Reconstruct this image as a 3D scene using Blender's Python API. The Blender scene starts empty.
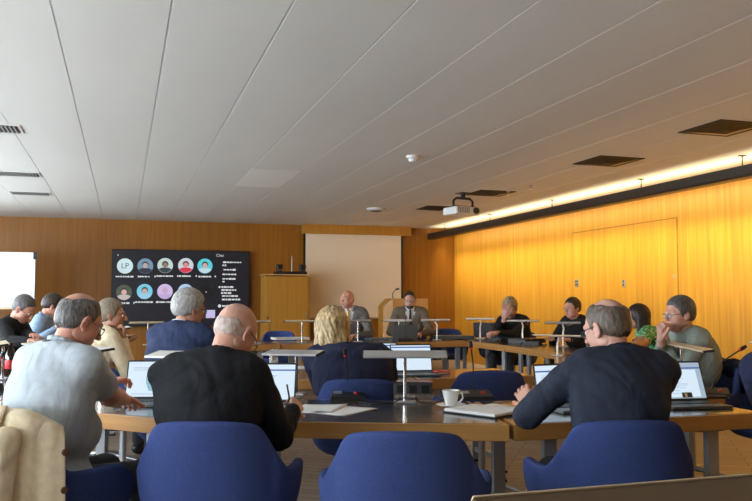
import bpy, bmesh, math, random
import numpy as np
from mathutils import Vector, Matrix, Euler

random.seed(7)
SC = bpy.context.scene
COL = SC.collection
PI = math.pi
R = math.radians

# ------------------------------------------------------------------ camera
F = 796.0
CAMZ = 1.30
YAW = -17.6
PITCH = math.atan((300 - 250.5) / F)
cam_d = bpy.data.cameras.new('camera')
cam = bpy.data.objects.new('camera', cam_d)
COL.objects.link(cam)
cam_d.sensor_width = 36
cam_d.lens = 36 * F / 752
cam_d.clip_start = 0.05
cam.location = (0, 0, CAMZ)
cam.rotation_euler = (PI / 2 + PITCH, 0, R(YAW))
SC.camera = cam
CM = Euler((PI / 2 + PITCH, 0, R(YAW))).to_matrix()
FWD = Vector((math.sin(R(-YAW)), math.cos(R(-YAW)), 0))
ORG = Vector((0, 0, CAMZ))


def ray(u, v):
    return CM @ Vector(((u - 376) / F, (250.5 - v) / F, -1))


def at(u, v, z):
    d = ray(u, v)
    return ORG + d * ((z - CAMZ) / d.z)


def atd(u, v, dist):
    d = ray(u, v)
    return ORG + d * (dist / d.dot(FWD))


def atY(u, v, y):
    d = ray(u, v)
    return ORG + d * (y / d.y)


def atX(u, v, x):
    d = ray(u, v)
    return ORG + d * (x / d.x)


# ------------------------------------------------------------------ materials
def new_mat(name):
    m = bpy.data.materials.new(name)
    m.use_nodes = True
    nt = m.node_tree
    return m, nt, nt.nodes['Principled BSDF']


def mat(name, col, rough=0.6, metal=0.0, var=0.0, vscale=8.0, bump=0.0, bscale=60.0,
        stretch=(1, 1, 1), spec=0.5, sheen=0.0, trans=0.0, alpha=1.0, coat=0.0):
    m, nt, b = new_mat(name)
    b.inputs['Base Color'].default_value = (*col, 1)
    b.inputs['Roughness'].default_value = rough
    b.inputs['Metallic'].default_value = metal
    b.inputs['Specular IOR Level'].default_value = spec
    if sheen:
        b.inputs['Sheen Weight'].default_value = sheen
    if trans:
        b.inputs['Transmission Weight'].default_value = trans
    if coat:
        b.inputs['Coat Weight'].default_value = coat
    if alpha < 1:
        b.inputs['Alpha'].default_value = alpha
    tc = nt.nodes.new('ShaderNodeTexCoord')
    mp = nt.nodes.new('ShaderNodeMapping')
    mp.inputs['Scale'].default_value = stretch
    nt.links.new(tc.outputs['Object'], mp.inputs['Vector'])
    if var:
        n = nt.nodes.new('ShaderNodeTexNoise')
        n.inputs['Scale'].default_value = vscale
        n.inputs['Detail'].default_value = 5
        nt.links.new(mp.outputs[0], n.inputs['Vector'])
        r = nt.nodes.new('ShaderNodeValToRGB')
        r.color_ramp.elements[0].position = .3
        r.color_ramp.elements[1].position = .7
        r.color_ramp.elements[0].color = (*[c * (1 - var) for c in col], 1)
        r.color_ramp.elements[1].color = (*[min(1, c * (1 + var)) for c in col], 1)
        nt.links.new(n.outputs['Fac'], r.inputs['Fac'])
        nt.links.new(r.outputs[0], b.inputs['Base Color'])
    if bump:
        n2 = nt.nodes.new('ShaderNodeTexNoise')
        n2.inputs['Scale'].default_value = bscale
        n2.inputs['Detail'].default_value = 3
        nt.links.new(mp.outputs[0], n2.inputs['Vector'])
        bp = nt.nodes.new('ShaderNodeBump')
        bp.inputs['Strength'].default_value = bump
        bp.inputs['Distance'].default_value = 0.01
        nt.links.new(n2.outputs['Fac'], bp.inputs['Height'])
        nt.links.new(bp.outputs[0], b.inputs['Normal'])
    return m


def emit(name, col, s=1.0):
    m, nt, b = new_mat(name)
    b.inputs['Base Color'].default_value = (0.01, 0.01, 0.01, 1)
    b.inputs['Emission Color'].default_value = (*col, 1)
    b.inputs['Emission Strength'].default_value = s
    b.inputs['Roughness'].default_value = .4
    return m


def wood(name, c1, c2, rough=.35, axis='z', panel=None, pvar=.12, scale=1.0, coat=0.0):
    """veneer with grain along an axis and slight tone steps between panels"""
    m, nt, b = new_mat(name)
    tc = nt.nodes.new('ShaderNodeTexCoord')
    mp = nt.nodes.new('ShaderNodeMapping')
    st = {'z': (9, 9, .35), 'x': (.35, 9, 9), 'y': (9, .35, 9)}[axis]
    mp.inputs['Scale'].default_value = [s * scale for s in st]
    nt.links.new(tc.outputs['Object'], mp.inputs['Vector'])
    n = nt.nodes.new('ShaderNodeTexNoise')
    n.inputs['Scale'].default_value = 2.2
    n.inputs['Detail'].default_value = 6
    n.inputs['Distortion'].default_value = .4
    nt.links.new(mp.outputs[0], n.inputs['Vector'])
    r = nt.nodes.new('ShaderNodeValToRGB')
    r.color_ramp.elements[0].position = .32
    r.color_ramp.elements[1].position = .68
    r.color_ramp.elements[0].color = (*c1, 1)
    r.color_ramp.elements[1].color = (*c2, 1)
    nt.links.new(n.outputs['Fac'], r.inputs['Fac'])
    out = r.outputs[0]
    if panel:
        ax, w = panel
        sp = nt.nodes.new('ShaderNodeSeparateXYZ')
        nt.links.new(tc.outputs['Object'], sp.inputs[0])
        d = nt.nodes.new('ShaderNodeMath'); d.operation = 'DIVIDE'
        d.inputs[1].default_value = w
        nt.links.new(sp.outputs['XYZ'.index(ax)], d.inputs[0])
        fl = nt.nodes.new('ShaderNodeMath'); fl.operation = 'FLOOR'
        nt.links.new(d.outputs[0], fl.inputs[0])
        wn = nt.nodes.new('ShaderNodeTexWhiteNoise'); wn.noise_dimensions = '1D'
        nt.links.new(fl.outputs[0], wn.inputs['W'])
        mr = nt.nodes.new('ShaderNodeMapRange')
        mr.inputs['To Min'].default_value = 1 - pvar
        mr.inputs['To Max'].default_value = 1 + pvar
        nt.links.new(wn.outputs['Value'], mr.inputs['Value'])
        fr = nt.nodes.new('ShaderNodeMath'); fr.operation = 'FRACT'
        nt.links.new(d.outputs[0], fr.inputs[0])
        lt = nt.nodes.new('ShaderNodeMath'); lt.operation = 'LESS_THAN'
        lt.inputs[1].default_value = .008 / w
        nt.links.new(fr.outputs[0], lt.inputs[0])
        ml = nt.nodes.new('ShaderNodeMath'); ml.operation = 'MULTIPLY_ADD'
        ml.inputs[1].default_value = -.18
        nt.links.new(lt.outputs[0], ml.inputs[0])
        nt.links.new(mr.outputs[0], ml.inputs[2])
        vm = nt.nodes.new('ShaderNodeVectorMath'); vm.operation = 'SCALE'
        nt.links.new(out, vm.inputs[0])
        nt.links.new(ml.outputs[0], vm.inputs['Scale'])
        out = vm.outputs[0]
    nt.links.new(out, b.inputs['Base Color'])
    b.inputs['Roughness'].default_value = rough
    b.inputs['Coat Weight'].default_value = coat
    bp = nt.nodes.new('ShaderNodeBump')
    bp.inputs['Strength'].default_value = .06
    bp.inputs['Distance'].default_value = .01
    nt.links.new(n.outputs['Fac'], bp.inputs['Height'])
    nt.links.new(bp.outputs[0], b.inputs['Normal'])
    return m


M = {}
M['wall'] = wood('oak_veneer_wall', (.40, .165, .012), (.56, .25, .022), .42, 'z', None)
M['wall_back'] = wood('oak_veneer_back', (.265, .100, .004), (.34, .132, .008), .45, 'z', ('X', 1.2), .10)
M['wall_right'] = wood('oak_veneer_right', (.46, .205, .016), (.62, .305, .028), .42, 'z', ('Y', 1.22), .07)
M['wood_edge'] = wood('oak_edge', (.37, .17, .042), (.49, .25, .068), .38, 'x', None, coat=.2)
M['wood_box'] = wood('oak_cabinet', (.42, .19, .022), (.50, .24, .03), .45, 'z', None)
M['wood_light'] = wood('oak_lectern', (.55, .32, .11), (.64, .38, .14), .45, 'z', None)
M['laminate'] = mat('desk_laminate', (.055, .052, .050), .22, 0, .15, 30, .02, 300, coat=.25)
M['steel'] = mat('brushed_steel', (.46, .47, .48), .35, .7)
M['leg_grey'] = mat('grey_painted_steel', (.33, .35, .37), .42, .25)
M['chrome'] = mat('chrome', (.75, .75, .76), .15, 1)
M['alu'] = mat('lamp_aluminium', (.50, .50, .50), .35, .45)
M['alu_bronze'] = mat('lamp_bronze', (.17, .12, .07), .42, .35)
M['alu_lite'] = mat('lamp_pale_metal', (.86, .85, .82), .35, .3)  # paler copy of the lamp aluminium: reflected daylight put into the colour
M['tan'] = mat('lamp_tan_lacquer', (.62, .50, .32), .4, .1)
M['black'] = mat('black_plastic', (.012, .012, .013), .45, 0, .1, 40, .05, 300)
M['blackgloss'] = mat('black_gloss', (.008, .008, .01), .15)
M['dgrey'] = mat('dark_grey_plastic', (.07, .075, .08), .5)
M['lapgrey'] = mat('laptop_grey', (.14, .16, .17), .45, .3)
M['red'] = mat('red_plastic', (.6, .02, .02), .4)
M['white'] = mat('white_plastic', (.75, .75, .73), .4)
M['china'] = mat('white_china', (.8, .79, .77), .18, coat=.5)
M['paper'] = mat('paper', (.80, .80, .79), .8)
M['chair_dark'] = mat('chair_dark_grey', (.03, .03, .03), .6)  # plain dark grey, on no object
M['blue'] = mat('blue_wool', (.040, .064, .192), .9, 0, .10, 90, .35, 700, spec=.2)
M['ceil'] = mat('ceiling_panel', (.645, .635, .59), .62, 0, .05, 1.2, stretch=(1, .25, 1))
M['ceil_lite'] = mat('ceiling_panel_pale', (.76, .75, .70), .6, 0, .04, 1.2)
M['seam'] = mat('ceiling_gap', (.10, .095, .09), .8)
M['rail'] = mat('ceiling_rail', (.66, .65, .62), .4)
M['bronze'] = mat('bronze_fascia', (.055, .045, .036), .38, .5)
M['screenfab'] = mat('projection_fabric', (.86, .76, .57), .85)
M['wb'] = mat('whiteboard', (.74, .77, .80), .25)
M['vent'] = mat('vent_bronze', (.014, .013, .012), .6, spec=.2)
M['ventgrey'] = mat('vent_blade', (.36, .36, .35), .5)
M['glass'] = mat('clear_glass', (.9, .93, .93), .05, 0, trans=.95)
M['lens'] = mat('spectacle_lens', (.9, .93, .95), .05, alpha=.12)
M['cola'] = mat('dark_drink', (.02, .008, .004), .1, trans=.0, coat=.6)
M['tv'] = emit('tv_background', (.005, .006, .012), 1)
M['scr_w'] = emit('screen_white', (.72, .86, 1.0), .95)
M['scr_g'] = emit('screen_grey_text', (.35, .5, .68), .8)
M['scr_t'] = emit('screen_teal', (.12, .50, .55), .8)
M['scr_b'] = emit('screen_blue_bar', (.06, .16, .50), .8)
M['scr_p'] = emit('screen_pale', (.45, .58, .72), .8)
M['tv_txt'] = emit('tv_text', (.75, .78, .8), .9)
M['tv_lav'] = emit('tv_lavender', (.6, .55, .85), .9)


def floor_mat():
    m, nt, b = new_mat('oak_parquet')
    tc = nt.nodes.new('ShaderNodeTexCoord')
    mp = nt.nodes.new('ShaderNodeMapping')
    mp.inputs['Rotation'].default_value = (0, 0, R(35))
    nt.links.new(tc.outputs['Object'], mp.inputs['Vector'])
    br = nt.nodes.new('ShaderNodeTexBrick')
    br.inputs['Color1'].default_value = (.31, .255, .20, 1)
    br.inputs['Color2'].default_value = (.24, .19, .145, 1)
    br.inputs['Mortar'].default_value = (.06, .04, .03, 1)
    br.inputs['Scale'].default_value = 1
    br.inputs['Brick Width'].default_value = .9
    br.inputs['Row Height'].default_value = .11
    br.inputs['Mortar Size'].default_value = .005
    nt.links.new(mp.outputs[0], br.inputs['Vector'])
    nt.links.new(br.outputs[0], b.inputs['Base Color'])
    b.inputs['Roughness'].default_value = .4
    return m


M['floor'] = floor_mat()


# ------------------------------------------------------------------ mesh helpers
class MB:
    def __init__(s):
        s.v = []; s.f = []; s.mi = []; s.sm = []; s.mats = []

    def _m(s, m):
        if m not in s.mats:
            s.mats.append(m)
        return s.mats.index(m)

    def add(s, verts, faces, m, smooth=False):
        o = len(s.v)
        s.v += [tuple(v) for v in verts]
        i = s._m(m)
        for f in faces:
            s.f.append([a + o for a in f]); s.mi.append(i); s.sm.append(smooth)

    def box(s, c, size, m, rot=None, bev=0.0):
        hx, hy, hz = [a / 2 for a in size]
        bm = bmesh.new()
        bmesh.ops.create_cube(bm, size=1)
        for v in bm.verts:
            v.co = Vector((v.co.x * size[0], v.co.y * size[1], v.co.z * size[2]))
        if bev:
            bmesh.ops.bevel(bm, geom=list(bm.edges), offset=bev, segments=2, profile=.5, affect='EDGES')
        mt = (rot.to_matrix() if isinstance(rot, Euler) else rot) if rot is not None else Matrix.Identity(3)
        c = Vector(c)
        bm.verts.index_update()
        vs = [c + mt @ v.co for v in bm.verts]
        fs = [[v.index for v in f.verts] for f in bm.faces]
        bm.free()
        s.add(vs, fs, m, False)

    def prism(s, pts, z0, z1, m, bev=0.0):
        bm = bmesh.new()
        lo = [bm.verts.new((p[0], p[1], z0)) for p in pts]
        hi = [bm.verts.new((p[0], p[1], z1)) for p in pts]
        n = len(pts)
        bm.faces.new(lo[::-1]); bm.faces.new(hi)
        for i in range(n):
            bm.faces.new([lo[i], lo[(i + 1) % n], hi[(i + 1) % n], hi[i]])
        bmesh.ops.recalc_face_normals(bm, faces=bm.faces)
        if bev:
            bmesh.ops.bevel(bm, geom=list(bm.edges), offset=bev, segments=2, profile=.5, affect='EDGES')
        bm.verts.index_update()
        vs = [v.co.copy() for v in bm.verts]
        fs = [[v.index for v in f.verts] for f in bm.faces]
        bm.free()
        s.add(vs, fs, m)

    def tube(s, pts, r, m, n=10, cap=True):
        pts = [Vector(p) for p in pts]
        rs = r if isinstance(r, (list, tuple)) else [r] * len(pts)
        vs = []; fs = []
        up = None
        for i, p in enumerate(pts):
            t = (pts[min(i + 1, len(pts) - 1)] - pts[max(i - 1, 0)]).normalized()
            if up is None:
                up = Vector((0, 0, 1)) if abs(t.z) < .9 else Vector((1, 0, 0))
            a = t.cross(up)
            if a.length < 1e-4:
                a = t.cross(Vector((0, 1, 0)))
            a.normalize()
            b2 = a.cross(t).normalized()
            up = b2
            for k in range(n):
                th = 2 * PI * k / n
                vs.append(p + a * math.cos(th) * rs[i] + b2 * math.sin(th) * rs[i])
        for i in range(len(pts) - 1):
            for k in range(n):
                fs.append([i * n + k, i * n + (k + 1) % n, (i + 1) * n + (k + 1) % n, (i + 1) * n + k])
        if cap:
            fs.append(list(range(n))[::-1])
            fs.append([(len(pts) - 1) * n + k for k in range(n)])
        s.add(vs, fs, m, True)

    def lathe(s, prof, m, n=28, c=(0, 0, 0)):
        vs = []; fs = []
        for (r, z) in prof:
            for k in range(n):
                th = 2 * PI * k / n
                vs.append((c[0] + r * math.cos(th), c[1] + r * math.sin(th), c[2] + z))
        for i in range(len(prof) - 1):
            for k in range(n):
                fs.append([i * n + k, i * n + (k + 1) % n, (i + 1) * n + (k + 1) % n, (i + 1) * n + k])
        fs.append(list(range(n))[::-1])
        fs.append([(len(prof) - 1) * n + k for k in range(n)])
        s.add(vs, fs, m, True)

    def disc(s, c, r, m, nrm='y', n=32):
        vs = []
        for k in range(n):
            th = 2 * PI * k / n
            if nrm == 'y':
                vs.append((c[0] + r * math.cos(th), c[1], c[2] + r * math.sin(th)))
            else:
                vs.append((c[0] + r * math.cos(th), c[1] + r * math.sin(th), c[2]))
        s.add(vs, [list(range(n))], m)

    def build(s, name, parent=None, loc=None, rz=None, sub=0, sharp=True):
        me = bpy.data.meshes.new(name)
        me.from_pydata(s.v, [], s.f)
        for m in s.mats:
            me.materials.append(m)
        me.polygons.foreach_set('material_index', s.mi)
        me.polygons.foreach_set('use_smooth', s.sm)
        bm = bmesh.new(); bm.from_mesh(me)
        bmesh.ops.recalc_face_normals(bm, faces=bm.faces)
        if sharp:
            for e in bm.edges:
                if len(e.link_faces) == 2 and e.calc_face_angle(0) > R(38):
                    e.smooth = False
        bm.to_mesh(me); bm.free()
        o = bpy.data.objects.new(name, me)
        COL.objects.link(o)
        if parent:
            o.parent = parent
        if loc is not None:
            o.location = loc
        if rz is not None:
            o.rotation_euler = (0, 0, rz)
        if sub:
            md = o.modifiers.new('s', 'SUBSURF'); md.levels = sub; md.render_levels = sub
        return o


def tag(o, label, cat, group=None, kind=None):
    if label:
        o['label'] = label
    if cat:
        o['category'] = cat
    if group:
        o['group'] = group
    if kind:
        o['kind'] = kind
    return o


def thing(name, label, cat, loc=(0, 0, 0), rz=0, group=None):
    o = bpy.data.objects.new(name, None)
    o.empty_display_size = .1
    COL.objects.link(o)
    o.location = loc
    o.rotation_euler = (0, 0, rz)
    return tag(o, label, cat, group)


def copy_tree(o, parent=None):
    c = o.copy(); COL.objects.link(c); c.parent = parent
    for ch in list(o.children):
        copy_tree(ch, c)
    return c


def struct(o):
    o['kind'] = 'structure'
    return o


# ------------------------------------------------------------------ room
XR, YB, ZC = 6.91, 16.1, 2.85
XL, YF = -4.2, -4.5
mb = MB(); mb.box(((XL + XR) / 2, (YB + YF) / 2, -.05), (XR - XL + .4, YB - YF + .4, .1), M['floor']); struct(mb.build('floor'))
# ceiling: long metal panels with narrow gaps and a backing
mb = MB()
mb.box(((XL + XR) / 2, (YB + YF) / 2, ZC + .06), (XR - XL + .4, YB - YF + .4, .06), M['seam'])
x0 = -.387
k = -7
while True:
    a = x0 + k * .603
    b = a + .603
    k += 1
    if b < XL:
        continue
    if a > XR:
        break
    a2, b2 = max(a, XL), min(b, XR)
    mb.box(((a2 + b2) / 2, (YB + YF) / 2, ZC + .015), (b2 - a2 - .009, YB - YF, .03), M['ceil'], bev=.0025)
struct(mb.build('ceiling'))
mb = MB()
for kk in range(-6, 13):
    a = x0 + kk * .603
    if XL < a < XR - .9:
        mb.box((a, (YB + YF) / 2, ZC + .010), (.0045, YB - YF, .018), M['rail'])
struct(mb.build('trim_1'))
# one paler panel length
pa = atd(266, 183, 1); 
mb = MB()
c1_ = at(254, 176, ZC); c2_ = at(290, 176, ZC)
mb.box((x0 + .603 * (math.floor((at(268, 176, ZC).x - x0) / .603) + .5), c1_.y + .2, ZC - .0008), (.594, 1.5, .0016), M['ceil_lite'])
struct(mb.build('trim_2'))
# walls
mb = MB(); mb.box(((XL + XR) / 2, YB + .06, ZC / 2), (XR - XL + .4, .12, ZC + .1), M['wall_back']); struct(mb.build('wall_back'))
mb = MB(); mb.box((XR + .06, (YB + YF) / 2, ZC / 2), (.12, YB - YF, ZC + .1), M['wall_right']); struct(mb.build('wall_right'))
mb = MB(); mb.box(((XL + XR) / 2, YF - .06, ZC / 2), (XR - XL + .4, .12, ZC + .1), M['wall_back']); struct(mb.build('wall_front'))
# left wall with windows
wins = [(-3.9, -1.7), (-1.3, .9), (1.3, 3.5), (3.9, 6.1), (6.5, 8.7), (9.1, 11.3), (11.7, 13.9)]  # last window is unseen, added to brighten the projection screen
mb = MB()
mb.box((XL - .06, (YB + YF) / 2, .42), (.12, YB - YF, .84), M['wall'])
mb.box((XL - .06, (YB + YF) / 2, 2.73), (.12, YB - YF, .3), M['wall'])
ed = [YF] + [e for w in wins for e in w] + [YB]
for i in range(0, len(ed), 2):
    mb.box((XL - .06, (ed[i] + ed[i + 1]) / 2, 1.71), (.12, ed[i + 1] - ed[i], 1.74), M['wall'])
struct(mb.build('wall_left'))
for i, (a, b) in enumerate(wins):
    fr = MB()
    for yy in (a + .03, b - .03, (a + b) / 2):
        fr.box((XL - .05, yy, 1.71), (.06, .06, 1.74), M['white'])
    for zz in (.87, 2.55):
        fr.box((XL - .05, (a + b) / 2, zz), (.06, b - a, .06), M['white'])
    w = struct(fr.build('window_%d' % (i + 1)))
    gl = MB(); gl.box((XL - .06, (a + b) / 2, 1.71), (.006, b - a - .1, 1.66), M['glass']); gl.build('window_pane', w)
# fascia light trough on the right side
FX = 6.26
mb = MB()
zb, zt = 1.30 + 1.305, 1.30 + 1.43
prof = [(0, zb + .02), (.02, zb), (.16, zb), (.16, zb + .03), (.03, zb + .03), (.03, zt), (0, zt)]
y0, y1 = -2.0, 16.05
vs = [(FX + p[0], y0, p[1]) for p in prof] + [(FX + p[0], y1, p[1]) for p in prof]
n = len(prof)
fs = [[i, (i + 1) % n, n + (i + 1) % n, n + i] for i in range(n)] + [list(range(n))[::-1], [n + i for i in range(n)]]
mb.add(vs, fs, M['bronze'])
fa = thing('light_trough', 'long dark bronze light trough hung below the ceiling along the right wall', 'light fixture', (FX, 7, zb))
o = mb.build('trough'); o.parent = fa; o.location = (-FX, -7, -zb)
for (u, v) in ((641, 178), (552, 199), (490, 215), (445, 225), (742, 152)):
    p = atX(u, v, FX + .05)
    r_ = MB()
    r_.tube([(0, 0, 0), (0, 0, ZC - zt + .1)], .007, M['bronze'])
    r_.box((0, 0, .1), (.05, .03, .008), M['bronze'])
    r_.box((0, 0, ZC - zt + .095), (.07, .05, .01), M['bronze'])
    oo = r_.build('hanger_rod', fa); oo.location = (.05, p.y - 7, zt - .1 - zb)
tubes = MB()
tm = emit('fluorescent_tube', (1, .72, .32), 6)
tubes.tube([(FX + .1, y0 + .2, zb + .06), (FX + .1, y1 - .2, zb + .06)], .012, tm)
o = tubes.build('fluorescent_tube', fa); o.location = (-FX, -7, -zb)

# ceiling fittings
def square_vent(u, v, label, s=.56):
    c = at(u, v, ZC)
    t = thing('ceiling_vent', label, 'vent', (c.x, c.y, ZC), 0, 'square ceiling vents')
    f_ = MB()
    f_.box((0, 0, -.004), (s, s, .008), M['vent'])
    f_.build('vent_frame', t)
    g = MB()
    h = s * .42
    # four sloping vanes round a drop centre, lit and shaded sides put into their colours
    for i in range(4):
        rt = Euler((0, 0, i * PI / 2)).to_matrix()
        q = [Vector((-h, -h, -.008)), Vector((h, -h, -.008)), Vector((h * .35, -h * .35, -.035)), Vector((-h * .35, -h * .35, -.035))]
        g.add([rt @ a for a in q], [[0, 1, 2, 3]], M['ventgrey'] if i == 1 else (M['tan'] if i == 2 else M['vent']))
    g.box((0, 0, -.035), (h * .7, h * .7, .004), M['vent'])
    g.build('vane', t)


square_vent(724, 128, 'dark square ceiling vent at the far right, nearest the camera')
square_vent(608, 161, 'dark square ceiling vent between the projector and the nearest vent')
square_vent(490, 193, 'dark square ceiling vent just right of the projector')
square_vent(437, 208, 'dark square ceiling vent farthest away, beside the end of the trough')


def slot_vent(u, v, label, sx=.56, sy=.36):
    c = at(u, v, ZC)
    t = thing('slot_vent', label, 'vent', (c.x, c.y, ZC), 0, 'slotted ceiling grilles')
    f_ = MB(); f_.box((0, 0, -.004), (sx, sy, .008), M['rail']); f_.box((0, 0, -.009), (sx - .05, sy - .05, .003), M['seam'])
    f_.build('vent_frame', t)
    g = MB()
    for i in range(14):
        g.box((-sx / 2 + .05 + i * (sx - .1) / 13, 0, -.014), (.010, sy - .06, .012), M['ventgrey'])
    g.build('grille', t)


slot_vent(30, 193, 'white slotted ceiling grille at left, farther of the two near each other')
slot_vent(16, 173.5, 'white slotted ceiling grille at left, nearer one above the whiteboard')
slot_vent(-12, 127, 'slotted ceiling grille cut off by the left edge of the picture')

c = at(413, 156, ZC)
t = thing('smoke_detector', 'white round smoke detector in the middle of the ceiling', 'smoke detector', (c.x, c.y, ZC))
mb = MB(); mb.lathe([(.07, 0), (.07, -.02), (.055, -.03)], M['white']); mb.build('base', t)
mb = MB(); mb.lathe([(.045, -.03), (.05, -.04), (.045, -.06), (.02, -.068)], M['white']); mb.build('sensor_head', t)
c = at(376, 208.5, ZC)
t = thing('ceiling_speaker', 'small dark-rimmed ceiling fitting left of the projector', 'ceiling fitting', (c.x, c.y, ZC))
mb = MB(); mb.lathe([(.16, 0), (.16, -.02), (.11, -.045)], M['white']); mb.build('housing', t)
mb = MB(); mb.lathe([(.105, -.045), (.06, -.052)], M['vent']); mb.build('grille', t)
for q, (u, v) in enumerate(((508, 191), (531, 185))):
    c = at(u, v, ZC)
    t = thing('sprinkler_head', ('small sprinkler head by the third square vent' if q == 0 else 'tiny sprinkler head on the ceiling right of the third vent'), 'sprinkler', (c.x, c.y, ZC))
    mb = MB(); mb.lathe([(.03, 0), (.03, -.012), (.01, -.014), (.01, -.05), (.028, -.052), (.028, -.056)], M['chrome']); mb.build('nozzle', t)

# projector
c = at(463, 193, ZC)
t = thing('projector', 'white ceiling projector hanging on a black bracket', 'projector', (c.x, c.y, ZC), R(12))
mb = MB(); mb.tube([(0, 0, 0), (0, 0, -.08)], .035, M['black']); mb.box((0, 0, -.005), (.16, .16, .01), M['black'])
mb.tube([(-.17, 0, -.21), (-.17, 0, -.12), (-.12, 0, -.08), (.12, 0, -.08), (.17, 0, -.12), (.17, 0, -.21)], .018, M['black'])
mb.box((0, 0, -.205), (.36, .12, .02), M['black']); mb.build('ceiling_bracket', t)
mb = MB(); mb.box((-.03, 0, -.27), (.42, .34, .11), M['white'], bev=.02); mb.build('housing', t)
mb = MB(); mb.tube([(.10, -.16, -.27), (.10, -.195, -.27)], .045, M['black'], 20); mb.build('lens', t)
mb = MB()
for i in range(7):
    mb.box((-.2 + i * .03, -.17, -.27), (.012, .006, .08), M['dgrey'])
mb.build('vent_grille', t)

# ------------------------------------------------------------------ back wall things
YT = YB - .10
def tvp(u, v, dy=0):
    p = atY(u, v, YT - .05 - dy)
    return p


a = tvp(112, 249); b = tvp(249, 325)
tw, th = b.x - a.x, a.z - b.z
th = tw * 9 / 16
tc_ = Vector(((a.x + b.x) / 2, YT, a.z - th / 2))
t = thing('video_screen', 'large black video call screen on the back wall with round avatars', 'screen', tc_)
mb = MB(); mb.box((0, 0, 0), (tw, .09, th), M['black'], bev=.008); mb.build('housing', t)
mb = MB(); mb.box((0, -.047, 0), (tw - .04, .004, th - .04), M['tv']); disp = mb.build('display', t)


def rel(u, v, dy):
    p = atY(u, v, YT - .05 - dy)
    return Vector((p.x, YT - .05 - dy, p.z)) - tc_


AV = [(125, 266, (.62, .80, .85), None, 0), (145.3, 266, (.16, .30, .42), (.55, .42, .42), (.03, .03, .06)),
      (165.2, 265.5, (.55, .68, .66), (.30, .2, .15), (.03, .05, .06)), (185.8, 265.5, (.62, .66, .72), (.7, .3, .28), (.75, .03, .08)),
      (205, 266, (.10, .62, .70), (.65, .42, .42), (.55, .75, .85)), (124, 292.5, (.07, .10, .06), (.75, .42, .42), (.6, .5, .5)),
      (144.7, 291.5, (.20, .60, .78), (.60, .42, .38), (.35, .65, .85)), (165, 291.5, (.62, .50, .80), (.62, .38, .62), (.55, .42, .75)),
      (185.5, 291.5, (.45, .62, .85), (.80, .32, .26), (.7, .75, .85)), (206.3, 292, (.004, .004, .004), None, 1)]
rad = (rel(133, 266, 0) - rel(125, 266, 0)).x
for i, (u, v, bg, face, body_) in enumerate(AV):
    mb = MB()
    c = rel(u, v, .002)
    mb.disc(c, rad, emit('avatar_bg_%d' % i, bg, .95))
    if face:
        fm = emit('avatar_face_%d' % i, face, .9); bmx = emit('avatar_body_%d' % i, body_, .9)
        hm = emit('avatar_hair_%d' % i, (.03, .02, .02) if i not in (7, 8) else (.6, .45, .6), .9)
        # shoulders clipped to the disc
        pts = []
        for k in range(25):
            thh = PI + PI * k / 24
            pts.append((c.x + rad * .97 * math.cos(thh), c.y - .001, c.z + rad * .97 * math.sin(thh)))
        pts = [p for p in pts if p[2] < c.z - rad * .45]
        pts.append((c.x + rad * .45, c.y - .001, c.z - rad * .28)); pts.append((c.x - rad * .45, c.y - .001, c.z - rad * .28))
        mb.add(pts, [list(range(len(pts)))], bmx)
        mb.disc((c.x, c.y - .002, c.z + rad * .18), rad * .42, hm, n=20)
        mb.disc((c.x, c.y - .003, c.z + rad * .06), rad * .34, fm, n=20)
    mb.build('avatar', t)
    # name tag: an unreadable short line of tiny marks
    if i != 9:
        nm = MB()
        q = rel(u, v + 10.6, .002)
        wd = [8.5, 5, 8, 6, 6, 5, 8.5, 8, 7][i] * rad / 8
        x_ = -wd
        while x_ < wd:
            w_ = random.uniform(.02, .05)
            nm.box((q.x + x_, q.y, q.z), (w_, .001, .022 + random.uniform(0, .012)), M['tv_txt'])
            x_ += w_ + .008
        nm.build('name_line', t)
        nm = MB(); nm.box((q.x + wd + .09, q.y, q.z + .004), (.022, .001, .034), M['tv_txt']); nm.build('muted_icon', t)


def text(s, size, c, m, parent, name, ext=.001):
    cu = bpy.data.curves.new('t', 'FONT')
    cu.body = s; cu.size = size; cu.align_x = 'CENTER'; cu.align_y = 'CENTER'; cu.extrude = ext
    o = bpy.data.objects.new('t', cu); COL.objects.link(o)
    dg = bpy.context.evaluated_depsgraph_get()
    me = bpy.data.meshes.new_from_object(o.evaluated_get(dg))
    bpy.data.objects.remove(o)
    me.materials.clear(); me.materials.append(m)
    ob = bpy.data.objects.new(name, me); COL.objects.link(ob)
    ob.parent = parent; ob.location = c; ob.rotation_euler = (PI / 2, 0, 0)
    return ob


text('LP', rad * 1.0, rel(125, 266, .006), emit('lp_grey', (.10, .15, .18), .6), t, 'initials')
text('Chat', .075, rel(220, 255.5, .006), M['tv_txt'], t, 'chat_heading')
for (u, v, w_) in ((232, 262.2, 18), (223.5, 265.3, 2.5), (228, 269.7, 9), (229, 274.3, 13), (228, 278.8, 11), (223.5, 281.6, 2),
                   (227, 287, 11), (228.5, 290, 14), (225.5, 293, 9), (229, 296, 14), (231, 299.5, 18), (231, 306, 18)):
    mb = MB(); q0 = rel(u - w_ / 2, v, .003); q1 = rel(u + w_ / 2, v, .003)
    x_ = q0.x
    while x_ < q1.x:
        ww = random.uniform(.03, .07)
        mb.box((x_ + ww / 2, q0.y, q0.z), (ww, .001, random.uniform(.022, .036)), M['tv_txt'])
        x_ += ww + .012
    mb.build('chat_line', t)
mb = MB()
for (u, v, r2) in ((219.5, 306, .032), (219.5, 287, .02), (118, 255, .012), (206, 292, .012)):
    mb = MB(); mb.disc(rel(u, v, .004), r2, M['tv_txt'], n=16); mb.build('status_dot', t)
mb = MB(); q0 = rel(206, 310, .003); q1 = rel(215, 318, .003)
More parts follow.
